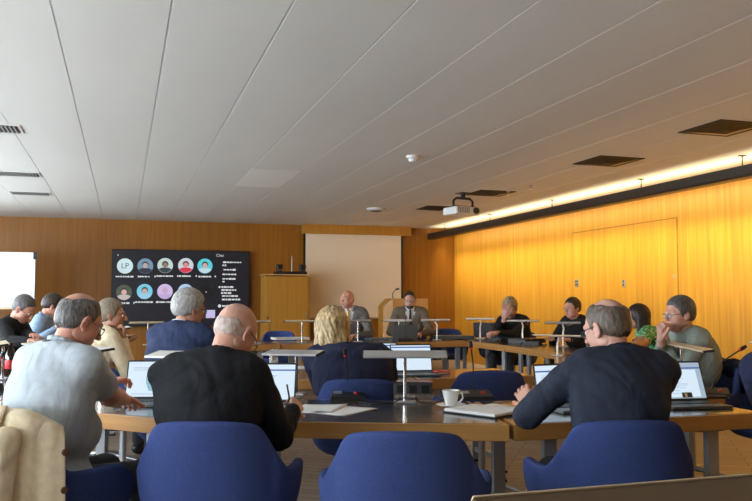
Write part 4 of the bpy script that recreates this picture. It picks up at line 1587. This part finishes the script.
# 9, 10 presenters
person('bald man in a grey suit and yellow tie at the head table', (347, 299.5), 11.6, 158, hyaw=-32, hpitch=2, skin=SK_A, hair='ring', hairm=H_GREYBRN, thick=.002, sc=1.10,
       top='jacket', topm=JK_GREY, shirtm=SH_WHITE, tiem=TIE_Y, openv=True, handL=None, shw=.215, bulk=1.05, sit=.06,
       chair_key='blue', chair_label='navy chair under the man with the yellow tie', seed=29)
person('bearded man with glasses in a taupe jacket at the head table', (410, 300), 11.9, 160, hyaw=-3, hpitch=6, skin=SK_B, hair='short', hairm=H_DARK, thick=.006, sc=1.06,
       top='jacket', topm=JK_TAUPE, shirtm=SH_WHITE, tiem=TIE_D, openv=True, glasses=GL_DARK, beard=BEARD, shw=.20, bulk=1.0, sit=.06,
       chair_key='blue', chair_label='navy chair under the bearded man with glasses', seed=31)
# 11 woman resting her head
person('woman in black resting her forehead in her hand while writing', (510, 308), 11.3, 125, hyaw=8, hpitch=36, female=True, skin=SK_B, hair='shortf', hairm=H_BLONDG, thick=.018,
       sc=1.16, top='sweater', topm=TOP_BLK, handL=W3(497, 333, 10.9), handR=W3(504, 318, 10.95), hintR=(.3, .5, -.9), shw=.20, bulk=1.15, hq=1.1,
       chair_key='blue', chair_label='navy chair under the woman resting her head in her hand', seed=37, handn=[(0, 0, -1), ((0, -1, -.2), (-.1, .15, .9))], curl=(50, 18))
# 12 woman with red glasses
t12, tl12, i12 = person('smiling person with short dark hair and red glasses in black, facing left', (572, 308), 10.3, 112, hyaw=-6, hpitch=6, skin=SK_B, hair='short', hairm=H_DARK, thick=.013, sc=1.08,
       top='sweater', topm=TOP_BLK, glasses=GL_RED, shw=.175, bulk=.92,
       chair_key='blue', chair_label='navy chair under the person with red glasses', seed=41)
mb = MB(); cb = i12['clb']
mb.tube([tuple(cb + np.array([math.sin(a) * .08, -math.cos(a) * .075 + .03 + .05 * (1 - math.cos(a)) / 2, .012 - .10 * (1 - math.cos(a)) / 2])) for a in np.linspace(-3.1, 3.1, 26)], .007, M['chrome'], 6)
nk = thing('necklace', 'silver necklace on the person with red glasses', 'necklace', t12.location, t12.rotation_euler.z)
mb.build('chain', nk)
# 13 woman in green
person('woman with long dark hair in a green patterned top near the right wall', (637, 317), 8.7, 62, hyaw=-10, hpitch=4, female=True, skin=SK_C, hair='long', hairm=H_BLACK, thick=.020, sc=1.06,
       top='dress', topm=TOP_GREEN, sleeve='short', handL=W3(633, 345, 8.0), handR=W3(638, 345, 7.75), hintR=(.7, -.1, -.7), shw=.165, bulk=.9,
       chair_key='blue', chair_label='navy chair under the woman in the green top', seed=43)
# 14 man in sage sweater
person('man in a sage grey sweater with his hand at his mouth by the right wall', (679, 314), 5.9, 78, hyaw=6, hpitch=8, skin=SK_B, hair='short', hairm=H_DGREY, thick=.012, sc=1.06,
       top='sweater', topm=SW_SAGE, handL=W3(666, 341, 5.8), handR=W3(661, 340, 5.65), hintL=(-.2, .3, -.9), hintR=(.2, .3, -.9), glasses=GL_MET, shw=.20, bulk=1.2,
       chair_key='blue', chair_label='navy chair under the man in the sage sweater', seed=47, handn=[((0, -.6, 0), (.1, .1, .9)), ((0, -.6, 0), (-.1, .1, .9))], curl=60, tfold=.010)
# 15 cut off at right edge
person('person in dark navy cut off by the right edge, only an elbow in view', (806, 322), 3.0, -20, hyaw=0, hpitch=20, skin=SK_B, hair='short', hairm=H_DARK, near=True,
       top='jacket', topm=JK_NAVY2, handL=tuple(at(800, 415, .80)), handR=tuple(at(850, 415, .80)), hintL=(-1, -.1, -.25), shw=.21, bulk=1.1,
       chair_key='blue', chair_label='dark navy chair at the bottom right corner', seed=53)

# ------------------------------------------------------------------ free chairs
p = atd(420, 440, 2.83)
chair(p.x + .055, p.y + .31, R(-21), 'empty blue chair in the middle foreground in front of the cup')
p = atd(487, 370, 5.35); chair(p.x + .05, p.y + .20, R(-12), 'empty navy chair right of the blonde woman')
chair(2.15, 11.5, R(165), 'empty navy chair behind the far desk left of the man with the yellow tie')
chair(4.85, 11.6, R(160), 'empty navy chair right of the bearded man')
chair(5.75, 11.6, R(140), 'empty navy chair left of the woman resting her head')
chair(4.20, 4.35, R(80), 'empty navy chair beside the man in the sage sweater at the right edge')
chair(.02, 6.25, R(-50), 'blue chair between the man in the pale shirt and the man in the navy jacket')
chair(-.95, 7.25, R(-95), 'navy chair at the left edge behind the bottle')

# cream jacket over chair 1
cr = t1.rotation_euler.z
jk = thing('cream_jacket', 'cream jacket with brown buttons hanging over the chair back at bottom left', 'jacket', (0, 0, 0), 0)
ch1 = [o for o in bpy.data.objects if o.get('label', '').startswith('navy chair with the cream jacket')][0]
jk.location = ch1.location; jk.rotation_euler = ch1.rotation_euler
NT = 60; rows = [(-.060, .60), (-.045, .80), (-.02, .875), (.02, .893), (.055, .880), (.072, .82), (.082, .72), (.090, .60), (.098, .48), (.105, .36), (.11, .26), (.112, .18)]
vs = []; fs = []
for i in range(NT + 1):
    th = R(-82 + 146 * i / NT)
    for j, (o_, z) in enumerate(rows):
        ad = abs(math.degrees(th))
        w_ = 0 if j < 3 else min(1, (j - 2) / 5)
        fold = .008 * math.sin(i * .42 + .15 * j) * w_ + .004 * math.sin(i * 1.1 + 1 + j * .3) * w_
        drop = .12 * min(1, max(0, (ad - 34) / 44)) ** 1.3
        zz = z - drop * (1 if j < 8 else .3)
        s_ = .95
        x = (.298 * s_ + o_ + fold) * math.copysign(abs(math.sin(th)) ** .82, math.sin(th))
        y = -(.300 * s_ + o_ + fold) * math.copysign(abs(math.cos(th)) ** .82, math.cos(th)) - .02
        vs.append((x, y, zz))
nr = len(rows)
for i in range(NT):
    for j in range(nr - 1):
        a_ = i * nr + j
        fs.append([a_, a_ + nr, a_ + nr + 1, a_ + 1])
mb = MB(); mb.add(vs, fs, JK_CREAM, True); o = mb.build('jacket_body', jk, sharp=False)
md = o.modifiers.new('so', 'SOLIDIFY'); md.thickness = .008
md = o.modifiers.new('su', 'SUBSURF'); md.levels = 1; md.render_levels = 2
# collar flap and a hanging sleeve
mb = MB()
cv = []; 
for i in range(15):
    x = -.15 + .30 * i / 14
    cv.append((x, -.335 - .01 * math.cos(x * 14), .905 + .006 * math.sin(i * 1.3)))
    cv.append((x * 1.12, -.405 - .01 * math.cos(x * 14), .825 - .02 * abs(i - 7) / 7))
mb.add(cv, [[2 * i, 2 * i + 2, 2 * i + 3, 2 * i + 1] for i in range(14)], JK_CREAM, True)
o = mb.build('collar', jk, sharp=False); md = o.modifiers.new('so', 'SOLIDIFY'); md.thickness = .01
for sg in (-1, 1):
    s = SDF(); s.cap((sg * .20, -.37, .78), (sg * .215, -.425, .50), .055, .050, k=.04).cap((sg * .215, -.425, .50), (sg * .20, -.43, .24), .050, .042, k=.04)
    V, Fc = s.mesh(.010, folds(.014, 70 + sg, 18)); build_np([(V, Fc)], 'sleeve', JK_CREAM, jk)
BR = mat('button_brown', (.10, .045, .02), .35)
for zz in (.80, .66, .52):
    mb = MB(); mb.lathe([(.012, -.003), (.014, 0), (.010, .003), (.004, .002)], BR, 14)
    th = R(62); o_ = .10
    o = mb.build('button', jk); o.location = ((.298 * .95 + o_ + .012) * math.sin(th) ** .82, -(.285 + o_) * math.cos(th) ** .82 - .02, zz - .07); o.rotation_euler = (R(90), 0, R(60))

# ------------------------------------------------------------------ laptops
def laptop(u, v, rz, label, openang=108, w=.33, style='doc', body='lapgrey', z=DZ, lidh=.215, xy=None):
    p = at(u, v, z) if xy is None else Vector((xy[0], xy[1], z))
    t = thing('laptop', label, 'laptop', (p.x, p.y, z + .001), R(rz))     # origin at hinge centre, keyboard towards -Y
    mb = MB(); mb.box((0, -.115, .008), (w, .23, .015), M[body], bev=.003); base = mb.build('base', t)
    mb = MB()
    for r_ in range(5):
        for k in range(13):
            mb.box((-w * .42 + k * w * .07, -.03 - r_ * .022, .017), (w * .056, .017, .004), M['black'])
    mb.build('keyboard', base)
    mb = MB(); mb.box((0, -.185, .0165), (.10, .06, .001), M['dgrey']); mb.build('touchpad', base)
    rt = Euler((R(openang - 90) * -1, 0, 0)).to_matrix()
    mb = MB(); mb.box(Vector((0, .002, .016)) + rt @ Vector((0, 0, lidh / 2)), (w, .008, lidh), M['black' if style != 'back' else body], rot=rt, bev=.002); lid = mb.build('lid', t)
    n = Vector((0, -.0052, 0))
    def pc(x, zz, e=0): return Vector((0, .002, .016)) + rt @ Vector((x, -.0046 - e, zz))
    def quad(mb, x0_, x1_, z0_, z1_, m, e): mb.add([pc(x0_, z0_, e), pc(x1_, z0_, e), pc(x1_, z1_, e), pc(x0_, z1_, e)], [[0, 1, 2, 3]], m)
    hw = w / 2 - .008
    mb = MB(); quad(mb, -hw, hw, .012, lidh - .010, M['scr_w' if style != 'pale' else 'scr_p'], 0); mb.build('screen', lid)
    mb = MB()
    if style == 'chart':
        for k, x in enumerate((-.01, .075)):
            zz = .045
            while zz < .145:
                ww = .012 + .022 * math.sin((zz - .04) * 22)
                quad(mb, x - ww, x + ww * .8, zz, zz + .006, M['scr_t'], .0006); zz += .008
        for zz in (.165, .172, .18): quad(mb, -.12, .06 + .04 * math.sin(zz * 900), zz, zz + .002, M['scr_g'], .0006)
        for zz in (.03, .022): quad(mb, -.12, .12, zz, zz + .002, M['scr_g'], .0006)
    elif style in ('doc', 'pale'):
        quad(mb, -hw, hw, lidh - .045, lidh - .037, M['scr_b'], .0006)
        quad(mb, -hw + .02, hw - .03, .02, lidh - .05, M['scr_w'], .0004) if style == 'pale' else None
        zz = lidh - .065
        while zz > .03:
            if random.random() > .2:
                quad(mb, -hw + .035, -hw + .035 + random.uniform(.08, .2), zz, zz + .0022, M['scr_g'], .0008)
            zz -= .0075
        if style == 'pale':
            quad(mb, .02, .08, .016, .045, M['dgrey'], .001)
            quad(mb, .035, .05, .02, .04, M['screenfab'], .0012)
    else:
        quad(mb, -hw, hw, lidh - .03, lidh - .02, M['scr_b'], .0006)
    if mb.v:
        mb.build('screen_content', lid)
    return t


laptop(152, 402, -14, 'open laptop with a teal chart in front of the man in the pale shirt', style='chart', openang=112, w=.31, lidh=.225)
laptop(264, 405, -20, 'open laptop mostly hidden by the bald man, only its right screen edge in view', style='doc', w=.34, openang=108)
laptop(565, 407, 4, 'open laptop with a blue title bar left of the man in the navy suit', style='doc', w=.34, openang=102)
laptop(680, 404, -8, 'open laptop with a document on screen right of the man in the navy suit', style='pale', w=.34, openang=112, lidh=.225, body='dgrey')
laptop(412, 374, -6, 'bright laptop in front of the blonde woman', style='doc2', w=.33, openang=104)
laptop(376, 371, -22, 'laptop mostly hidden behind the blonde woman, a blue sliver in view', style='doc2', w=.33, openang=104)
p = atY(398, 335, 10.75); laptop(0, 0, 176, 'grey laptop lid facing us in front of the bearded man', openang=100, style='back', xy=(p.x, 10.46), w=.36)
p = at(483, 338, DZ); laptop(0, 0, 150, 'dark laptop lid facing us at the far right corner of the tables', openang=100, style='back', xy=(p.x + .1, p.y + .15), w=.34, body='dgrey')

# ------------------------------------------------------------------ microphones
def mic(xy, rz, label, bend=(0, .0), h=.27, tip='red'):
    t = thing('microphone_unit', label, 'microphone', (xy[0], xy[1], DZ + .001), R(rz), 'table microphones')
    mb = MB()
    vs = [(-.10, -.07, 0), (.10, -.07, 0), (.10, .07, 0), (-.10, .07, 0), (-.095, -.065, .022), (.095, -.065, .022), (.09, .06, .045), (-.09, .06, .045)]
    mb.add(vs, [[0, 3, 2, 1], [4, 5, 6, 7], [0, 1, 5, 4], [1, 2, 6, 5], [2, 3, 7, 6], [3, 0, 4, 7]], M['black']); mb.build('base', t)
    mb = MB(); mb.lathe([(.013, .030), (.013, .040), (.008, .042)], M['red'], 16, (.045, -.01, 0)); mb.build('button', t)
    mb = MB(); mb.box((-.06, 0, .037), (.05, .05, .004), M['steel'], rot=Euler((R(10), 0, 0))); mb.build('speaker_grille', t)
    mb = MB(); bx, by = bend
    pts = [(0, .03, .03), (bx * .1, .03 + by * .1, h * .4), (bx * .4, .03 + by * .4, h * .75), (bx, .03 + by, h)]
    mb.tube(pts, [.006, .0045, .0045, .0045], M['black'], 8); nk_ = mb.build('gooseneck', t)
    mb = MB(); d = (Vector(pts[3]) - Vector(pts[2])).normalized(); e = Vector(pts[3])
    mb.tube([e - d * .004, e + d * .006], .0105, M['red'], 12)
    mb.tube([e + d * .006, e + d * .02, e + d * .045], [.011, .0125, .009], M['black'], 12)
    mb.build('capsule', nk_)
    return t


mic(P2(348, 399), -15, 'black microphone unit right of the white papers on the nearest desk', (-.015, -.04), .25)
mic(P2(475, 399), -15, 'black microphone unit behind the cup', (-.02, -.03), .29)
mic(P2(712, 396), -40, 'black microphone unit with a curved neck at right behind the laptop', (.16, .04), .27)
mic((atY(405,340,10.42).x, 10.42), 170, 'small black microphone in front of the bearded man', (.0, .0), .3)
mic(P2(432, 336), 170, 'black microphone at the head table right of the bearded man', (-.03, .0), .26)
mic(P2(343, 338), 170, 'black microphone at the head table in front of the yellow tie', (.03, .0), .26)
mic(P2(270, 338), 170, 'black microphone on the far desk below the wooden cabinet', (.03, .0), .28)
mic(P2(533, 345), 130, 'black microphone between the two sitters in black at right', (.05, .02), .26)
mic(P2(496, 341), 130, 'black microphone beside the writing hand at far right', (.03, .02), .2)
mic((-.25, 8.6), -90, 'black microphone unit in front of the man in black, far left', (.02, 0), .2)
mic((-.8, 5.6), -70, 'black microphone unit at the left edge in front of the bottle', (.02, .03), .2)
mic((.35, 7.2), -60, 'black microphone unit beside the tan bent lamp', (.02, .03), .25)

# power box and cables on the nearest desk
p = at(413, 400, DZ)
t = thing('power_box', 'steel power socket box with two cables on the back of the nearest desk', 'socket box', (p.x, p.y, DZ), R(-20))
mb = MB(); mb.box((0, .02, .050), (.22, .09, .10), M['dgrey'], bev=.004); mb.build('body', t)
mb = MB(); mb.box((0, .02, .103), (.23, .10, .006), M['chrome']); mb.box((0, -.027, .018), (.22, .004, .034), M['chrome']); mb.build('steel_trim', t)
for dx in (-.07, 0, .07):
    mb = MB(); mb.box((dx, -.027, .065), (.045, .006, .045), M['black'], bev=.002); mb.build('socket', t)
def cable(pts, label, r=.0035):
    mb = MB()
    P_ = [Vector(p) for p in pts]; out = []
    for i in range(len(P_) - 1):
        p0 = P_[max(0, i - 1)]; p1 = P_[i]; p2 = P_[i + 1]; p3 = P_[min(len(P_) - 1, i + 2)]
        for k in range(6):
            s = k / 6
            out.append(.5 * ((2 * p1) + (p2 - p0) * s + (2 * p0 - 5 * p1 + 4 * p2 - p3) * s * s + (3 * p1 - p0 - 3 * p2 + p3) * s ** 3))
    out.append(P_[-1])
    mb.tube(out, r, M['black'], 6)
    o = mb.build('cable'); tag(o, label, 'cable', 'black cables'); return o


zc_ = DZ + .005
def ap(u, v, z=None): return tuple(at(u, v, zc_ if z is None else z))
cable([ap(400, 397, DZ + .05), ap(397, 401, DZ + .02), ap(388, 403), ap(375, 404), ap(358, 402)], 'black cable from the socket box to the microphone behind the papers')
cable([ap(416, 397, DZ + .05), ap(419, 402, DZ + .015), ap(432, 403), ap(446, 399), ap(462, 398)], 'black cable from the socket box to the microphone behind the cup')
cable([ap(690, 402), ap(696, 396, DZ + .02), ap(694, 390), ap(702, 393)], 'thin black cable by the right laptop')
for i, (u, v, lb) in enumerate(((497, 341, 'black cable hanging off the desk below the writing hand'), (520, 344, 'black cable hanging off the right desk, middle one'), (541, 347, 'black cable hanging off the right desk near the tan binder'))):
    cable([ap(u + 6, v - 3), ap(u, v, DZ + .008), ap(u - 2, v + 5, DZ - .16), ap(u + 4, v + 12, DZ - .38)], lb, .006)

# ------------------------------------------------------------------ papers, cup, notebook
def sheet(u, v, rz, label, n=1, w=.21, l=.297, z=DZ, curlz=.0, name='paper_sheet'):
    p = at(u, v, z)
    vs = []; fs = []
    NX = 6
    for i in range(NX + 1):
        for j in range(NX + 1):
            x = -w / 2 + w * i / NX; y = -l / 2 + l * j / NX
            vs.append((x, y, .001 + curlz * max(0, (x / w + y / l)) ** 2))
    for i in range(NX):
        for j in range(NX):
            a_ = i * (NX + 1) + j
            fs.append([a_, a_ + NX + 1, a_ + NX + 2, a_ + 1])
    mb = MB(); mb.add(vs, fs, M['paper'], True)
    o = mb.build(name, None, (p.x, p.y, z + .0015), R(rz), sharp=False)
    md = o.modifiers.new('so', 'SOLIDIFY'); md.thickness = .0008 + .0012 * n; md.offset = 1
    tag(o, label, 'paper', 'loose papers')
    return o


sheet(318, 409, -30, 'stack of white papers under the hand of the bald man', 4, curlz=.01, w=.24)
sheet(345, 411, -52, 'single white sheet slid out right of the paper stack', 1, curlz=.004)
sheet(168, 398, -30, 'white sheet beside the teal chart laptop', 1)
sheet(503, 409, 25, 'white paper lying beside the notebook by the hand of the man in the navy suit', 2)
sheet(300, 368, -12, 'white sheet on the inner desk left of the blonde woman', 1)
p = at(484, 413, DZ)
t = thing('notebook', 'open white notebook with black cover, beside the hand in the navy sleeve', 'notebook', (p.x, p.y, DZ + .001), R(28))
mb = MB(); mb.box((0, 0, .004), (.26, .33, .006), M['black'], bev=.002); mb.build('cover', t)
mb = MB(); mb.box((0, .002, .013), (.245, .315, .014), M['paper'], bev=.003); mb.build('pages', t)
# cup and saucer
p = at(451, 408, DZ)
t = thing('saucer', 'white saucer under the cup on the nearest desk', 'saucer', (p.x, p.y, DZ + .001))
mb = MB(); mb.lathe([(.03, 0), (.035, .003), (.065, .012), (.078, .018), (.078, .020), (.06, .014), (.03, .007), (.005, .006)], M['china'], 36); mb.build('dish', t)
t = thing('coffee_cup', 'white cup standing on the saucer', 'cup', (p.x, p.y, DZ + .009))
mb = MB(); mb.lathe([(.022, 0), (.027, .004), (.032, .02), (.044, .070), (.047, .085), (.0445, .085), (.041, .069), (.028, .02), (.005, .012)], M['china'], 36); mb.build('bowl', t)
mb = MB(); mb.tube([(.038, -.012, .068), (.052, -.028, .070), (.055, -.030, .045), (.045, -.02, .025), (.033, -.01, .022)], .005, M['china'], 8); mb.build('handle', t)
# pen in bald man's hand
S_, E_, Wf_ = i2['tg'][1]
wh = np.array(i2['root']) ; 
q = t2.matrix_world
pen = thing('pen', 'black pen held by the bald man', 'pen', tuple(at(290, 400, DZ + .11)), R(20))
mb = MB(); mb.tube([(0, 0, -.07), (.0, .01, .02), (-.005, .02, .07)], .0042, M['black'], 8); mb.build('barrel', pen)
mb = MB(); mb.tube([(0, -.002, -.085), (0, 0, -.07)], [.001, .004], M['chrome'], 8); mb.build('tip', pen)

# bottle at left edge
def bottle(x, y, z, label, s=1.0, lab=True):
    t = thing('drink_bottle', label, 'bottle', (x, y, z + .001))
    mb = MB(); mb.lathe([(a_ * s, b_ * s) for a_, b_ in ((.028, 0), (.032, .006), (.031, .03), (.029, .06), (.031, .12), (.030, .15), (.018, .19), (.0125, .205), (.0125, .215))], M['cola'], 24); mb.build('body', t)
    mb = MB(); mb.lathe([(.0322 * s, .075 * s), (.0328 * s, .078 * s), (.0328 * s, .125 * s), (.0322 * s, .128 * s)], M['red'], 24); mb.build('label_band', t)
    mb = MB(); mb.lathe([(.015 * s, .213 * s), (.015 * s, .232 * s), (.013 * s, .234 * s)], M['black'], 20); mb.build('cap', t)


p = at(10, 381, DZ); bottle(p.x, p.y, DZ, 'dark drink bottle with a red label at the left edge', 1.15)
bottle(-.32, 8.35, DZ, 'small dark bottle with a red band in front of the man in black', 1.0)
# small clutter
def tumbler(xy, label, m='glass', h=.11, r=.033, cat='glass', name='drinking_glass'):
    t = thing(name, label, cat, (xy[0], xy[1], DZ + .001))
    mb = MB(); mb.lathe([(r * .8, 0), (r * .85, .004), (r, h), (r * .93, h), (r * .78, .008), (.003, .007)], M[m], 24); mb.build('vessel', t)
    return t


tumbler(P2(369, 339), 'white paper cup in front of the man with the yellow tie', 'white', .13, .042, 'cup', 'paper_cup')
tumbler((4.75, 7.45), 'empty drinking glass left of the woman in green', 'glass', .13, .035)
tumbler((4.40, 6.02), 'short steel tumbler between the navy suit and the sage sweater', 'chrome', .10, .03, 'tumbler', 'tumbler')
tumbler((4.28, 6.12), 'tall clear glass in front of the woman in green', 'glass', .15, .035)
tumbler(P2(239, 343), 'clear glass on the far desk left of the cabinet', 'glass', .13, .035)
p = P2(266, 353)
t = thing('water_bottle', 'clear water bottle with pale label behind the bald man', 'bottle', (2.02 - .9, 6.15, DZ + .001))
mb = MB(); mb.lathe([(.03, 0), (.033, .01), (.033, .14), (.014, .18), (.014, .2)], M['glass'], 20); mb.build('body', t)
mb = MB(); mb.lathe([(.034, .05), (.034, .1)], M['white'], 20); mb.build('label_band', t)
p = at(441, 374, DZ)
o = thing('red_box', 'small red box on the inner desk right of the bright laptop', 'box', (p.x, p.y, DZ + .001), R(5))
mb = MB(); mb.box((0, 0, .012), (.12, .07, .024), M['red'], bev=.004); mb.build('lid', o)
mb = MB(); mb.box((0, -.036, .008), (.09, .003, .008), M['white']); mb.build('label_strip', o)
def folder(xy, rz, label, m='dgrey', s=(.32, .24, .02), z=DZ):
    o = thing('document_folder', label, 'folder', (xy[0], xy[1], z + .001), R(rz))
    mb = MB(); mb.box((0, 0, s[2] / 2), s, M[m], bev=.003); mb.build('cover', o)
    mb = MB(); mb.box((.006, 0, s[2] / 2), (s[0] - .006, s[1] - .01, s[2] * .6), M['paper']); mb.build('pages', o)


folder(P2(384, 340), 3, 'grey flat folder on the head table left of the bearded man', 'lapgrey', (.5, .28, .03))
folder(P2(452, 338.5), -4, 'long grey tray on the far right corner desk', 'lapgrey', (.6, .3, .045))
folder(P2(290, 339.5), 3, 'pale folder on the far desk left of the blonde hair', 'white', (.5, .3, .03))
folder(P2(527, 343), 20, 'black binder on the desk in front of the woman resting her head', 'black', (.4, .3, .06))
folder((1.05, 6.2), 3, 'dark folder on the inner desk left of the blonde woman', 'dgrey', (.3, .24, .03))
folder(P2(700, 396), -20, 'thin black notebook beside the right microphone', 'black', (.22, .3, .015))
# black bag under the far tables and a bag by the desk leg
def bag(xy, label, s=(.32, .2, .3)):
    o = thing('bag', label, 'bag', (xy[0], xy[1], .001), R(random.uniform(0, 90)))
    sdf = SDF().ell((0, 0, s[2] * .45), (s[0] / 2, s[1] / 2, s[2] * .45), k=.05).cap((-s[0] * .3, 0, .06), (s[0] * .3, 0, .06), .06, k=.08)
    V, Fc = sdf.mesh(.015, folds(.012, 5)); build_np([(V, Fc)], 'body', TOP_BLK, o)
    mb = MB(); mb.tube([(-.06, 0, s[2] * .85), (-.04, 0, s[2] + .06), (.04, 0, s[2] + .06), (.06, 0, s[2] * .85)], .008, M['black']); mb.build('handle', o)


bag((1.35, 4.75), 'black bag on the floor behind the nearest desk leg', (.2, .15, .34))
bag((4.35, 9.2), 'black bag under the right desks', (.4, .25, .35))
bag((3.6, 10.3), 'black bag under the head table', (.4, .25, .35))
# navy jacket over the sweater man's chair
s = SDF(); 
chs = [o for o in bpy.data.objects if o.get('label', '') == 'navy chair under the man in the sage sweater'][0]
jn = thing('navy_jacket', 'navy jacket hung over the chair behind the man in the sage sweater', 'jacket', chs.location, chs.rotation_euler.z)
s.cap((-.19, -.31, .80), (.19, -.31, .80), .05, k=.05).cap((-.2, -.34, .80), (-.23, -.36, .45), .06, .05, k=.06).cap((.2, -.34, .80), (.23, -.36, .45), .06, .05, k=.06)
s.ell((0, -.36, .62), (.2, .06, .24), k=.06)
V, Fc = s.mesh(.014, folds(.014, 9)); build_np([(V, Fc)], 'jacket_body', JK_NAVY2, jn)

# ------------------------------------------------------------------ light
def area(name, loc, rot, sx, sy, e, col):
    l = bpy.data.lights.new(name, 'AREA'); l.shape = 'RECTANGLE'; l.size = sx; l.size_y = sy; l.energy = e; l.color = col
    o = bpy.data.objects.new(name, l); COL.objects.link(o); o.location = loc; o.rotation_euler = rot
    return o


for i, (a, b) in enumerate(wins):
    area('window_daylight', (XL + .02, (a + b) / 2, 1.7), (0, R(-112), 0), 1.6, b - a, [20, 150, 230, 235, 210, 215, 210][i], (.80, .90, 1.0))  # last lamp belongs to the window added for the projection screen
area('cove_light', (FX + .18, 6.9, zb + .05), (0, PI, 0), .12, 17.6, 80, (1.0, .80, .48))
lw_ = area('cove_wash', (FX + .20, 7.05, zb + .02), (0, R(-20), 0), .12, 17.9, 175, (1.0, .84, .55)); lw_.data.spread = R(75)
lw2 = area('cove_wash_high', (FX + .22, 7.05, zb + .06), (0, R(-62), 0), .12, 17.9, 34, (1.0, .84, .55)); lw2.data.spread = R(130)
w = bpy.data.worlds.new('world'); SC.world = w; w.use_nodes = True
w.node_tree.nodes['Background'].inputs[0].default_value = (.75, .85, 1, 1)
w.node_tree.nodes['Background'].inputs[1].default_value = 1.0
SC.view_settings.view_transform = 'Standard'
SC.view_settings.look = 'None'
SC.view_settings.exposure = 0.0
SC.view_settings.gamma = 1
SC.view_settings.use_curve_mapping = False
